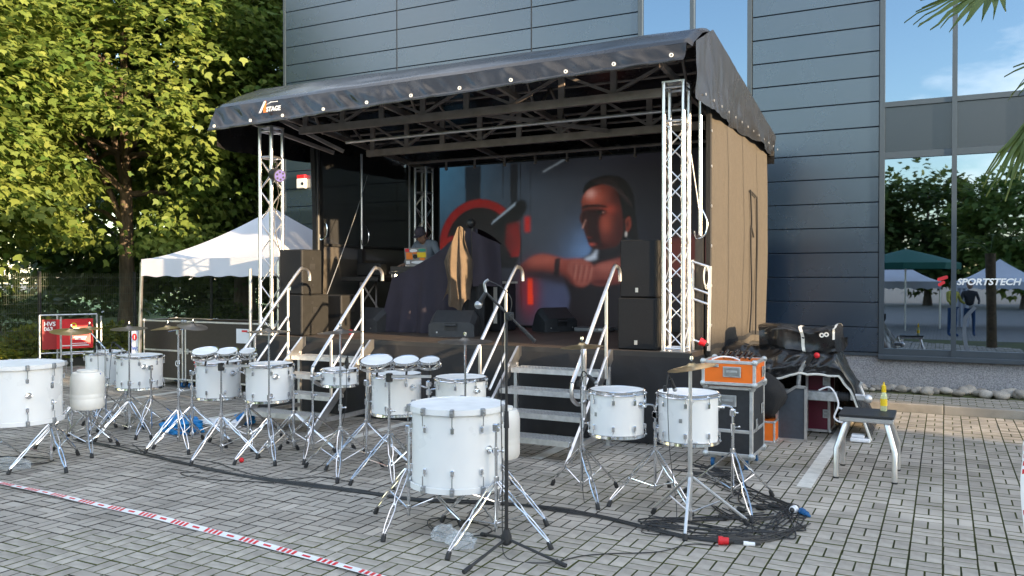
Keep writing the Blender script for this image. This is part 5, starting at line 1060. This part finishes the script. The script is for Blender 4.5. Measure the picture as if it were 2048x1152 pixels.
# barrier tape
def tape(name, label, path, nrm, w=.072):
    t = thing(name, label, 'barrier tape', path[0]); P = spline(path, 10); L = [0]
    for a, b in zip(P[:-1], P[1:]): L.append(L[-1]+(b-a).length)
    def at(s):
        s = max(0, min(L[-1]-1e-4, s)); i = next(k for k in range(len(L)-1) if L[k+1] >= s); return P[i].lerp(P[i+1], (s-L[i])/max(1e-6, L[i+1]-L[i])), (P[i+1]-P[i]).normalized()
    def pt(s, v, lift=0): p, d = at(s); n_ = Vector(nrm(p, s)); u = n_.cross(d).normalized(); return p+u*v*w/2+n_*lift
    mb = MB(); n = int(L[-1]/.05); mb.grid(lambda a, b: pt(a*L[-1], b*2-1), n, 1); mb.build('film', 'tapew', t, 0)
    rd = MB(); s = 0.
    while s < L[-1]-.4:
        for k in range(4):
            a = s+k*.048; rd.add([pt(a+.022, -.85, .0012), pt(a+.050, -.85, .0012), pt(a+.028, .85, .0012), pt(a, .85, .0012)], [(0, 1, 2, 3)])
        a = s+.255; rd.add([pt(a, -.35, .0012), pt(a+.075, -.35, .0012), pt(a+.062, .35, .0012), pt(a-.013, .35, .0012)], [(0, 1, 2, 3)]); s += .385
    tag(rd.build('stripes', 'taper', t, 0), kind='stuff')
tape('barrier_tape', 'red and white barrier tape lying across the paving in front', [(-8.6, 4.54, .012), (-7.46, 4.488, .012), (-6.7, 4.453, .015), (-6.02, 4.42, .01), (-5.4, 4.39, .014), (-4.81, 4.34, .01), (-4.27, 4.286, .012), (-3.77, 4.23, .01), (-3.3, 4.17, .013), (-2.6, 4.05, .02), (-2.0, 3.9, .03)], lambda p, s: (.0, .10*math.sin(s*1.3), 1))
tape('barrier_tape', 'red and white barrier tape hanging at the right edge', [(.68, 5.95, 1.15), (.485, 5.865, .9), (.462, 5.855, .75), (.452, 5.852, .58), (.47, 5.86, .36), (.51, 5.88, .15), (.60, 5.9, .02)], lambda p, s: (.25, -.97, 0), .085)
# ------------------------------------------------------------ flight cases
def case(name, label, x0, y0, z0, x1, y1, z1, mat, split=None, wheels=0, handles=(), rails=True, e=.028, rot=0, corner=.042, group='flight cases'):
    t = thing(name, label, 'flight case', ((x0+x1)/2, (y0+y1)/2, 0), group)
    MB().box(x0+.006, y0+.006, z0+.006, x1-.006, y1-.006, z1-.006).build('panel_box', mat, t, 0)
    zs = [z0, z1]; ed = lambda *b: MB().cbox(*b, .004).build('edge_profile', 'alumatt', t, 0)
    for x in (x0, x1-e):
        for y in (y0, y1-e): ed(x, y, z0, x+e, y+e, z1)
    for z in [z0, z1-e]+([split-e/2] if split else []):
        for y in (y0+.0015, y1-e-.0015): ed(x0+e, y, z, x1-e, y+e, z+e)
        for x in (x0+.0015, x1-e-.0015): ed(x, y0+e, z, x+e, y1-e, z+e)
    for x in (x0, x1):
        for y in (y0, y1):
            for z in (z0, z1): MB().ball((x+(.012 if x == x0 else -.012), y+(.012 if y == y0 else -.012), z+(.012 if z == z0 else -.012)), corner*.62, 8, 5).build('ball_corner', 'galv', t)
    for (face, a, z, w, h) in handles:
        if face == 'f': q = [(a-w/2, y0-.008, z-h/2, a+w/2, y0-.001, z+h/2), (a-w/2+.015, y0-.0095, z-h/2+.012, a+w/2-.015, y0-.0085, z+h/2-.012), (a-w*.3, y0-.016, z-.008, a+w*.3, y0-.010, z+.014)]
        else: q = [(x1+.001, a-w/2, z-h/2, x1+.008, a+w/2, z+h/2), (x1+.0085, a-w/2+.015, z-h/2+.012, x1+.0095, a+w/2-.015, z+h/2-.012), (x1+.010, a-w*.3, z-.008, x1+.016, a+w*.3, z+.014)]
        hb_ = MB().cbox(*q[0], .003).build('handle_dish', 'galv', t, 0); MB().box(*q[1]).build('recess', 'steel', hb_, 0); MB().cbox(*q[2], .003).build('grip', 'galv', hb_, 0)
    if wheels:
        for x in (x0+.07, x1-.07):
            for y in (y0+.07, y1-.07):
                w_ = MB().cyl((x-.016, y, .05), (x+.016, y, .05), .05, n=18).build('wheel', 'blue', t); MB().cyl((x-.018, y, .05), (x+.018, y, .05), .022, n=10).build('hub', 'galv', w_); MB().box(x-.03, y-.03, .095, x+.03, y+.03, z0).box(x-.024, y-.014, .04, x-.019, y+.014, .1).box(x+.019, y-.014, .04, x+.024, y+.014, .1).build('fork', 'galv', t, 0)
    return t
case('flight_case', 'big black flight case on blue castors with an orange case on top', -2.06, 8.04, .125, -1.60, 8.62, .80, 'caseblk', split=.37, wheels=1, handles=[('f', -1.84, .66, .17, .11), ('s', 8.48, .55, .11, .10), ('s', 8.2, .42, .07, .12)], e=.034, corner=.06)
oc = case('flight_case', 'orange flight case lying on top of the black one', -2.07, 7.96, .815, -1.56, 8.44, 1.05, 'orange', handles=[('f', -1.78, .945, .17, .10), ('f', -1.95, 1.0, .09, .03), ('s', 8.3, .93, .11, .10)], e=.03, corner=.05)
MB().tube(spline([(-1.98, 8.0, 1.052), (-1.9, 8.02, 1.08), (-1.8, 8.05, 1.075), (-1.72, 8.02, 1.055)], 5), .008, 6).build('handle_strap', 'paper', oc)
for k in range(7):
    x = -1.95+.05*k; single(MB().tube(spline([(x, 8.1+.03*(k % 3), 1.06), (x+.03, 8.2, 1.11+.02*(k % 2)), (x-.02, 8.3, 1.09), (x+.05, 8.4, 1.06)], 5), .011, 6), 'cable', 'cable', 'short black cable heaped on top of the orange flight case', 'cable', 'cables on the orange case')
plug('power_connector', 'red', 'red power connector on the stage corner above the orange case', (-2.30, 8.80, 1.16), (-2.22, 8.82, 1.12), .035)
case('flight_case', 'small orange flight case on the ground behind the black one', -1.86, 9.55, 0, -1.66, 9.9, .24, 'orange', e=.022, corner=.03)
gl_ = thing('case_lid', 'slanted grey flight case lid with pale edges standing upright', 'case lid', (-1.52, 9.95, 0), 'flight cases')
lp_ = [(-1.68, .0), (-1.37, .0), (-1.37, .60), (-1.48, .60), (-1.62, .50), (-1.68, .36)]
MB().prism(lp_, (0, 9.80, 0), (1, 0, 0), (0, 0, 1), (0, .12, 0)).build('panel', 'casegry', gl_, 0)
for a, b in zip(lp_, lp_[1:]+lp_[:1]): rect(MB(), (a[0], 9.795, a[1]+.012), (b[0], 9.795, b[1]+.012), .03, .03).build('edge_profile', 'alu', gl_, 0)
case('flight_case', 'maroon flight case with silver edges under the tarpaulin', -1.46, 10.4, .02, -1.18, 10.85, .74, 'maroon', handles=[('f', -1.23, .24, .07, .10), ('f', -1.23, .62, .07, .10)], e=.032)
sd = MB()
bm = bmesh.new(); bmesh.ops.create_icosphere(bm, subdivisions=3, radius=1)
for v in bm.verts: k = 1+.22*wave(v.co, 1.5, 2)+.07*wave(v.co, 5, 3); v.co = Vector((-1.78+v.co.x*.20*k, 9.75+v.co.y*.22*k, .50+v.co.z*.25*k))
sd.add([tuple(v.co) for v in bm.verts], [tuple(v.index for v in f.verts) for f in bm.faces]); bm.free(); single(sd, 'bag', 'blackcloth', 'soft black equipment bag between the flight cases', 'bag', smooth=60)
# stage trailer drawbar and folded tarpaulin
tb = thing('trailer_drawbar', 'galvanised trailer drawbar with coupling sticking out beside the stage', 'drawbar', (-1.4, 9.75, 0))
MB().cbox(-2.2, 9.68, .50, -1.02, 9.80, .60, .006).build('beam', 'galv', tb, 0); MB().cyl((-1.02, 9.74, .555), (-.90, 9.74, .555), .045, n=14).build('bellows', 'rubber', tb)
for k in range(4): MB().cyl((-1.01+.028*k, 9.74, .555), (-1.0+.028*k, 9.74, .555), .052, n=14).build('bellows_rib', 'rubber', tb)
MB().cbox(-.90, 9.705, .52, -.74, 9.775, .59, .012).build('coupling', 'alumatt', tb, 0); MB().ball((-.72, 9.74, .545), .05, 12, 8).build('coupling_head', 'alumatt', tb); MB().tube([(-.76, 9.74, .58), (-.80, 9.74, .68), (-.78, 9.74, .72)], .018, 8).build('coupling_lever', 'alumatt', tb)
MB().tube(spline([(-1.42, 9.66, .60), (-1.40, 9.64, .80), (-1.33, 9.62, .93)], 4), .024, 8).build('brake_lever', 'galv', tb); MB().cyl((-1.33, 9.62, .90), (-1.27, 9.60, 1.0), .026, n=10).build('lever_grip', 'rubber', tb); MB().ball((-1.22, 9.60, 1.0), .032, 10, 6).build('knob', 'red', tb)
MB().tube(spline([(-1.2, 9.63, .62), (-1.08, 9.6, .66), (-1.0, 9.6, .5), (-1.04, 9.6, .34), (-.95, 9.6, .30), (-.9, 9.6, .40), (-1.0, 9.62, .45)], 6), .010, 6).build('breakaway_cable', 'paper', tb); MB().cyl((-1.55, 9.74, .09), (-1.55, 9.74, .5), .03, n=10).build('jockey_leg', 'galv', tb)
for o_ in tb.children:
    for v in o_.data.vertices: v.co = ((v.co.x-1.4)*1.047+1.4, v.co.y, (v.co.z-1.83)*1.047+1.83)
tb.location.y += .36
tp = thing('folded_tarpaulin', 'heap of folded black tarpaulin with white edging over the drawbar', 'tarpaulin', (-1.5, 10.6, 0))
def hemz(x):
    P = [(-2.35, .56), (-2.03, .62), (-1.75, .68), (-1.47, .75), (-1.2, .75), (-1.04, .74), (-.93, .56), (-.83, .30), (-.72, .03)]
    for (a, za), (b, zb_) in zip(P[:-1], P[1:]):
        if x <= b: return lerp(za, zb_, (x-a)/(b-a))
    return .03
def topz(x): return 1.0+.04*wave((x*3, 0, 0), 1, 2) if x < -1.12 else max(.04, 1.0-(x+1.12)*2.4)
def heap(a, b):
    x = lerp(-2.35, -.72, a); h = hemz(x); T_ = max(topz(x), h+.03); f = .07*wave((x*3+b*3, b*4, 0), 1.2, 5)+.045*abs(wave((x*6-b*5, b*6, 0), 1.1, 6))+.015*wave((x*14, b*12, 0), 1, 7)
    P = [(9.98, h), (9.97, lerp(h, T_, .35)), (10.06, lerp(h, T_, .75)), (10.25, T_), (10.8, T_+.02), (11.3, T_*.8), (11.55, .02)]
    t = b*6; i = min(int(t), 5); t -= i; return (x+.5*f*(1 if a > .05 else 0), lerp(P[i][0], P[i+1][0], t)-.8*f+.10*(x+1.5), max(.012, lerp(P[i][1], P[i+1][1], t)+.7*f))
MB().grid(heap, 90, 54).build('sheet', 'tarp', tp, 70)
hm = [heap(a/60, 0) for a in range(61)]; MB().tube([(x, y-.012, z) for x, y, z in hm], .014, 6).build('white_edging', 'tarpedge', tp)
def roll(a, b):
    x = lerp(-1.98, -1.08, a)+.05*(b-.5); t = b*2*PI; f = 1+.16*wave((x*3, math.cos(t)*1.5, math.sin(t)*1.5), 1.4, 9)+.09*abs(wave((x*7, math.cos(t)*3, math.sin(t)*3), 1.3, 4)); c, s = math.cos(t), math.sin(t)
    return (x+.06*c*(a-.5), 10.42+.28*f*math.copysign(abs(c)**.4, c), 1.115+.15*f*math.copysign(abs(s)**.4, s)+.02*math.sin(a*7))
MB().grid(roll, 60, 48).add([roll(0, k/48) for k in range(48)], [tuple(range(48))]).add([roll(1, k/48) for k in range(48)], [tuple(range(47, -1, -1))]).build('folded_flap', 'tarp', tp, 70)
MB().grid(lambda a, b: tuple(Vector(roll(.50+.045*a+.10*b, .20+.46*b))+Vector((0, -.006, .004))), 3, 30).build('white_strap', 'tarpedge', tp, 70); MB().grid(lambda a, b: tuple(Vector(roll(.975+.03*a, .12+.38*b))+Vector((0, -.004, .005))), 2, 24).build('white_edging', 'tarpedge', tp, 70)
for q in (.84, .90): p = roll(q, .475); eyelet(MB(), p[0], p[1]-.012, p[2], .026).build('eyelet', 'plastic', tp)
single(MB().cbox(-.93, 10.0, .005, -.72, 10.16, .05, .01).cbox(-.92, 10.02, .052, -.78, 10.15, .085, .008), 'white_box', 'paper', 'flat white box on the ground behind the stool', 'box', smooth=0)
# stool with bottle
sl_ = thing('stool', 'small black-topped stool on four bent aluminium legs', 'stool', (-.63, 8.45, 0)); MB().cbox(-.86, 8.22, .515, -.40, 8.68, .56, .006).build('frame', 'alu', sl_, 0); MB().cbox(-.865, 8.215, .561, -.395, 8.685, .585, .005).build('seat', 'black', sl_, 0)
for sx, sy in ((-1, -1), (1, -1), (-1, 1), (1, 1)):
    cx, cy = -.63+sx*.17, 8.45+sy*.18; MB().tube([(cx, cy, .515), (-.63+sx*.245, 8.45+sy*.29, .27), (-.63+sx*.245, 8.45+sy*.29, .012)], .024, 10).build('leg', 'alu', sl_)
    MB().cyl((-.63+sx*.245, 8.45+sy*.29, 0), (-.63+sx*.245, 8.45+sy*.29, .014), .025, n=10).build('foot', 'rubber', sl_)
bo = thing('bottle', 'clear bottle with yellow label and yellow cap on the stool', 'bottle', (-.50, 8.56, .586)); MB().lathe([(.026, .0), (.030, .006), (.030, .135), (.026, .155), (.014, .185), (.013, .225), (.016, .228), (.016, .235), (.001, .235)], (-.50, 8.56, .586), 20).build('glass', 'bottle', bo, 50)
MB().lathe([(.0305, .05), (.0305, .115)], (-.50, 8.56, .586), 20).build('label', 'yellow', bo, 60); MB().lathe([(.017, .175), (.020, .18), (.019, .238), (.008, .245), (.006, .27), (.001, .272)], (-.50, 8.56, .586), 14).build('cap', 'yellow', bo, 50)
# ------------------------------------------------------------ left background: tent, cases, sign
tn = thing('gazebo_tent', 'white pop-up gazebo tent left of the stage', 'tent', (-10.35, 11.0, 0)); TX, TY, HW = -10.35, 11.0, 1.5
def roof(k):
    A = [(-1, -1), (1, -1), (1, 1), (-1, 1)]; p, q = A[k], A[(k+1) % 4]
    def fn(a, b):
        x, y = lerp(p[0], q[0], a), lerp(p[1], q[1], a); r = 1-b; z = 2.15+.90*(b**1.45)-.035*math.sin(a*PI)*(1-b); return (TX+x*HW*r, TY+y*HW*r, z)
    return MB().grid(fn, 20, 14)
for k in range(4):
    roof(k).build('roof_panel', 'tent', tn, 40); A = [(-1, -1), (1, -1), (1, 1), (-1, 1)]; p, q = A[k], A[(k+1) % 4]
    MB().grid(lambda a, b: (TX+lerp(p[0], q[0], a)*HW*1.004, TY+lerp(p[1], q[1], a)*HW*1.004, 1.865+.285*b+.012*math.sin(a*40)*(1-b)), 40, 4).build('valance', 'tent', tn, 60)
    MB().cbox(TX+p[0]*HW-.022, TY+p[1]*HW-.022, 0, TX+p[0]*HW+.022, TY+p[1]*HW+.022, 2.1, .005, Matrix.Rotation(R(2.5)*(1 if k == 0 else 0), 3, 'Y'), (TX+p[0]*HW, TY+p[1]*HW, 2.1)).build('leg', 'alu', tn, 0)
case('flight_case', 'dark brown-black flight case at the left end under the tent', -12.2, 9.8, .13, -11.24, 10.5, 1.13, 'casebrn', split=.62, wheels=1, handles=[('f', -11.3, .62, .07, .09)], e=.03, corner=.05)
c2 = case('flight_case', 'long dark flight case with white notice beside the left stairs', -11.2, 9.8, .13, -9.1, 10.5, 1.13, 'casebrn', split=.62, wheels=1, handles=[('f', -11.14, .62, .07, .09)], e=.03, corner=.05)
MB().box(-10.02, 9.79, .80, -9.74, 9.797, 1.03).build('notice', 'paper', c2, 0); MB().box(-9.9, 9.786, .98, -9.78, 9.7895, 1.01).build('notice_print', 'redp', c2, 0)
for x, m_ in ((-10.98, 'redp'), (-10.955, 'whitep')): MB().prism([(0, .13), (.035, .13), (.075, 0), (.055, 0)], (x, 9.795, .33), (1, 0, 0), (0, 0, 1), (0, -.003, 0)).prism([(.055, 0), (.075, 0), (.115, .13), (.085, .13)], (x, 9.795, .33), (1, 0, 0), (0, 0, 1), (0, -.003, 0)).build('letter_mark', m_, c2, 0)
text_part('letter_mark', 'O', 'whitep', c2, (-11.42, 9.792, .36), .15)
gp = thing('guard_post', 'slim aluminium guard post left of the left truss tower', 'post', (-8.86, 8.98, 0)); MB().cyl((-8.86, 8.93, 0), (-8.86, 8.93, 1.97), .024, n=10).build('tube', 'alu', gp); MB().box(-8.92, 8.88, 0, -8.80, 8.98, .008).build('base_plate', 'galv', gp, 0)
wc = thing('toilet_sign', 'small white and blue toilet direction sign with red symbol', 'sign', (-12.03, 9.5, 0)); MB().box(-12.12, 9.50, .55, -11.94, 9.515, .97).build('board', 'bluep', wc, 0); MB().box(-12.105, 9.496, .565, -11.955, 9.4995, .955).build('face', 'paper', wc, 0)
MB().cyl((-12.03, 9.4955, .85), (-12.03, 9.492, .85), .06, n=20).build('symbol', 'redp', wc); MB().box(-12.037, 9.489, .815, -12.023, 9.4915, .88).build('arrow', 'whitep', wc, 0); text_part('lettering', 'WC', 'bluep', wc, (-12.095, 9.494, .62), .105, bold=.002); MB().cyl((-12.03, 9.53, 0), (-12.03, 9.53, .7), .012, n=6).build('pole', 'galv', wc)
bs = thing('banner_stand', 'red advertising banner on a grey tube frame before the fence', 'sign', (-16.1, 11.15, 0)); BO, BU = Vector((-16.35, 10.66, 0)), Vector((.44, .90, 0)).normalized()
BN = Vector((BU.y, -BU.x, 0))
def bp(a, z, o=0.): return BO+BU*a+BN*o+Vector((0, 0, z))
for a in (0, .32, 1.06): MB().cyl(bp(a, 0), bp(a, 1.08), .02, n=8).build('frame_tube', 'galv', bs)
for z in (1.08, .30): MB().cyl(bp(0, z), bp(1.06, z), .018, n=8).build('frame_tube', 'galv', bs)
MB().cyl(bp(.32, 1.06, .45), bp(.32, 0, .45), .02, n=8).cyl(bp(1.06, 1.06, .45), bp(1.06, 0, .45), .02, n=8).cyl(bp(.32, .30, .45), bp(1.06, .30, .45), .018, n=8).build('frame_tube', 'galv', bs)
MB().prism([(.04, .38), (.98, .38), (.98, .99), (.04, .99)], BO+BN*.03, BU, (0, 0, 1), BN*.006).build('banner', 'red', bs, 0); MB().prism([(.04, .38), (.30, .38), (.30, .985), (.04, .985)], BO+BN*.0375, BU, (0, 0, 1), BN*.002).build('banner_panel', 'darkred', bs, 0)
ra = math.atan2(BU.y, BU.x)
text_part('lettering', 'HVS', 'whitep', bs, bp(.07, .86, .0415), .12, (PI/2, 0, ra), bold=.003); text_part('lettering', '063', 'whitep', bs, bp(.07, .76, .0415), .11, (PI/2, 0, ra), bold=.003)
MB().lathe([(.03, 0), (.055, 0), (.055, .003), (.03, .003)], bp(.62, .86, .038), 16, Vector((BN.x, BN.y, 0)).to_track_quat('Z', 'Y').to_matrix(), closed=True).build('emblem', 'yellow', bs)
pl = MB()
for a, z, w, h in ((.50, .765, .30, .035), (.62, .60, .24, .02), (.64, .56, .2, .02), (.40, .43, .5, .022), (.56, .475, .3, .014)): pl.prism([(a, z), (a+w, z), (a+w, z+h), (a, z+h)], BO+BN*.037, BU, (0, 0, 1), BN*.0015)
tag(pl.build('print', 'whitep', bs, 0), kind='stuff')
# ------------------------------------------------------------ palm at the right edge
pt_ = thing('palm_tree', 'fan palm whose green fronds reach in at the upper right edge', 'palm', (1.15, 3.3, 0), local=False)
MB().tube([(1.15, 3.3, 0), (1.13, 3.32, 1.2), (1.1, 3.35, 2.5)], .11, 12, radii=[.13, .12, .13]).build('trunk', 'trunkpalm', pt_, 60)
def fan(hub, ax, nrm, L, spread, n, seed, droop=.25, base=(1.1, 3.35, 2.5)):
    r = random.Random(seed); hub = Vector(hub); ax = Vector(ax).normalized(); nrm = Vector(nrm).normalized(); sd_ = nrm.cross(ax).normalized()
    MB().tube(spline([base, Vector(base).lerp(hub, .55)+Vector((0, 0, .12)), hub], 5), .011, 6).build('leaf_stalk', 'palm', pt_); vs, fs, tt = [], [], []
    for k in range(n):
        a = lerp(-spread, spread, k/(n-1))+r.uniform(-.03, .03); d = ax*math.cos(a)+sd_*math.sin(a); l = L*(1-.22*abs(a/spread)**2)*r.uniform(.88, 1.06); w = .017*r.uniform(.85, 1.2); cr_ = nrm.cross(d).normalized(); dr = droop*r.uniform(.6, 1.5); tw = r.uniform(-.3, .3)
        o = len(vs); segs = 7
        for i in range(segs+1):
            s = i/segs; c = hub+d*l*s+Vector((0, 0, -dr*l*s**2.2))+nrm*.01*r.uniform(-1, 1)*s; ww = w*(.35+1.5*s if s < .35 else (.88 if s < .6 else max(.04, .88*(1-(s-.6)/.4)))); cc = (cr_*math.cos(tw*s)+nrm*math.sin(tw*s))
            vs += [c-cc*ww-nrm*-.004, c+nrm*-.003, c+cc*ww-nrm*-.004]; tt += [min(1, .25+.5*r.random()+(.5 if s > .9 else 0))]*3
        for i in range(segs):
            for q in (0, 1): b0 = o+i*3+q; fs.append((b0, b0+1, b0+4, b0+3))
    mb = MB().add(vs, fs); ob = mb.build('leaf', 'palm', pt_, 60); at = ob.data.attributes.new('tint', 'FLOAT', 'POINT'); at.data.foreach_set('value', np.array(tt, np.float32))
fan((.19, 4.15, 3.10), (-.80, -.35, -.42), (.25, -.35, .9), .36, 1.05, 15, 1, .12); fan((.36, 4.24, 2.56), (-.42, -.2, -.85), (-.6, -.5, .55), .37, .5, 11, 2, .15); fan((.50, 4.3, 2.75), (-.5, .1, .2), (.2, -.5, .8), .3, .9, 10, 3, .5)
fan((1.6, 3.6, 2.9), (.8, .3, .3), (-.3, 0, 1), .5, 1.3, 16, 4, .5); fan((1.2, 2.8, 3.0), (.1, -.8, .3), (0, .3, 1), .5, 1.3, 16, 5, .5); fan((.7, 2.9, 2.9), (-.6, -.6, .2), (.2, .3, 1), .5, 1.3, 16, 6, .5); fan((1.3, 3.9, 3.1), (.1, .6, .4), (0, -.4, 1), .5, 1.3, 16, 7, .5)
# ------------------------------------------------------------ what stands behind the viewer and shows in the panes
def mtent(x, y, w, h, label):
    t = thing('market_tent', label, 'tent', (x, y, 0), 'white tents behind the viewer')
    A = [(-1, -1), (1, -1), (1, 1), (-1, 1)]
    for k in range(4):
        p, q = A[k], A[(k+1) % 4]; MB().grid(lambda a, b: (x+lerp(p[0], q[0], a)*w*(1-b), y+lerp(p[1], q[1], a)*w*(1-b), 1.72+(h-2.1)*b**1.4), 10, 8).build('roof_panel', 'tent', t, 40)
        MB().grid(lambda a, b: (x+lerp(p[0], q[0], a)*w, y+lerp(p[1], q[1], a)*w, lerp(1.42+.06*abs(math.sin(a*PI*7)), 1.72, b)), 56, 3).build('valance', 'tent', t, 60); MB().cyl((x+p[0]*w*.98, y+p[1]*w*.98, 0), (x+p[0]*w*.98, y+p[1]*w*.98, 1.72), .03, n=8).build('leg', 'alu', t)
    MB().grid(lambda a, b: (x-w+.45*a, y+w*.98+.05*math.sin(a*18), lerp(.05, 1.6, b)), 24, 4).build('side_curtain', 'tent', t, 60)
mtent(-1.6, -6.6, 1.5, 2.9, 'white market tent behind the viewer, mirrored left in the panes'); mtent(1.9, -7.6, 1.5, 2.95, 'white market tent behind the viewer, mirrored in the middle of the panes'); mtent(5.6, -5.4, 1.5, 2.9, 'white market tent behind the viewer, mirrored right in the panes')
ps = thing('green_parasol', 'dark green parasol with red print, mirrored in the panes', 'parasol', (-1.2, -3.4, 0)); MB().lathe([(1.74, 2.15), (1.75, 2.36), (.9, 2.62), (.05, 2.85)], (-1.2, -3.4, 0), 8, caps=False).build('canopy', 'greenfab', ps, 20); MB().cyl((-1.2, -3.4, 0), (-1.2, -3.4, 2.9), .03, n=8).build('pole', 'alu', ps)
MB().prism([(-.75, 2.33), (-.1, 2.36), (-.1, 2.45), (-.6, 2.52), (-.75, 2.45)], (-1.2, -1.72, .0), (1, 0, 0), (0, -.35, 1), (0, .01, 0)).build('print', 'redp', ps, 0)
def bystander(x, y, rot, top, legs, label):
    t = thing('person', label, 'person', (x, y, 0), None, rot, True)
    skin_body('torso', top, [(0, 0, .95, .14), (0, 0, 1.15, .15), (0, -.02, 1.36, .16), (0, 0, 1.46, .07), (-.19, 0, 1.38, .07), (-.26, -.08, 1.12, .05), (-.2, -.3, 1.05, .04), (.19, 0, 1.38, .07), (.26, -.08, 1.12, .05), (.2, -.3, 1.05, .04)], [(0, 1), (1, 2), (2, 3), (2, 4), (4, 5), (5, 6), (2, 7), (7, 8), (8, 9)], t)
    skin_body('legs', legs, [(0, 0, .98, .14), (-.1, 0, .84, .09), (-.12, 0, .46, .065), (-.12, .02, .08, .05), (-.12, -.13, .035, .04), (.1, 0, .84, .09), (.12, .02, .46, .065), (.13, .04, .08, .05), (.13, -.1, .035, .04)], [(0, 1), (1, 2), (2, 3), (3, 4), (0, 5), (5, 6), (6, 7), (7, 8)], t)
    MB().ball((0, -.02, 1.62), .105, 14, 10, (.85, 1, 1.2)).build('head', 'skin', t, 60); MB().ball((0, .005, 1.655), .108, 14, 8, (.9, 1, 1.05)).build('hair', 'black', t, 60)
M['yellowshirt'] = pm('yellow_shirt', (.36, .33, .06), .85); M['jeans'] = pm('jeans', (.02, .06, .15), .85)
bystander(.25, -.9, 2.4, 'yellowshirt', 'jeans', 'person in yellow top and jeans, mirrored in the window panes'); bystander(.75, -1.5, 3.0, 'trousers', 'jeans', 'person in black top and jeans, mirrored in the window panes')
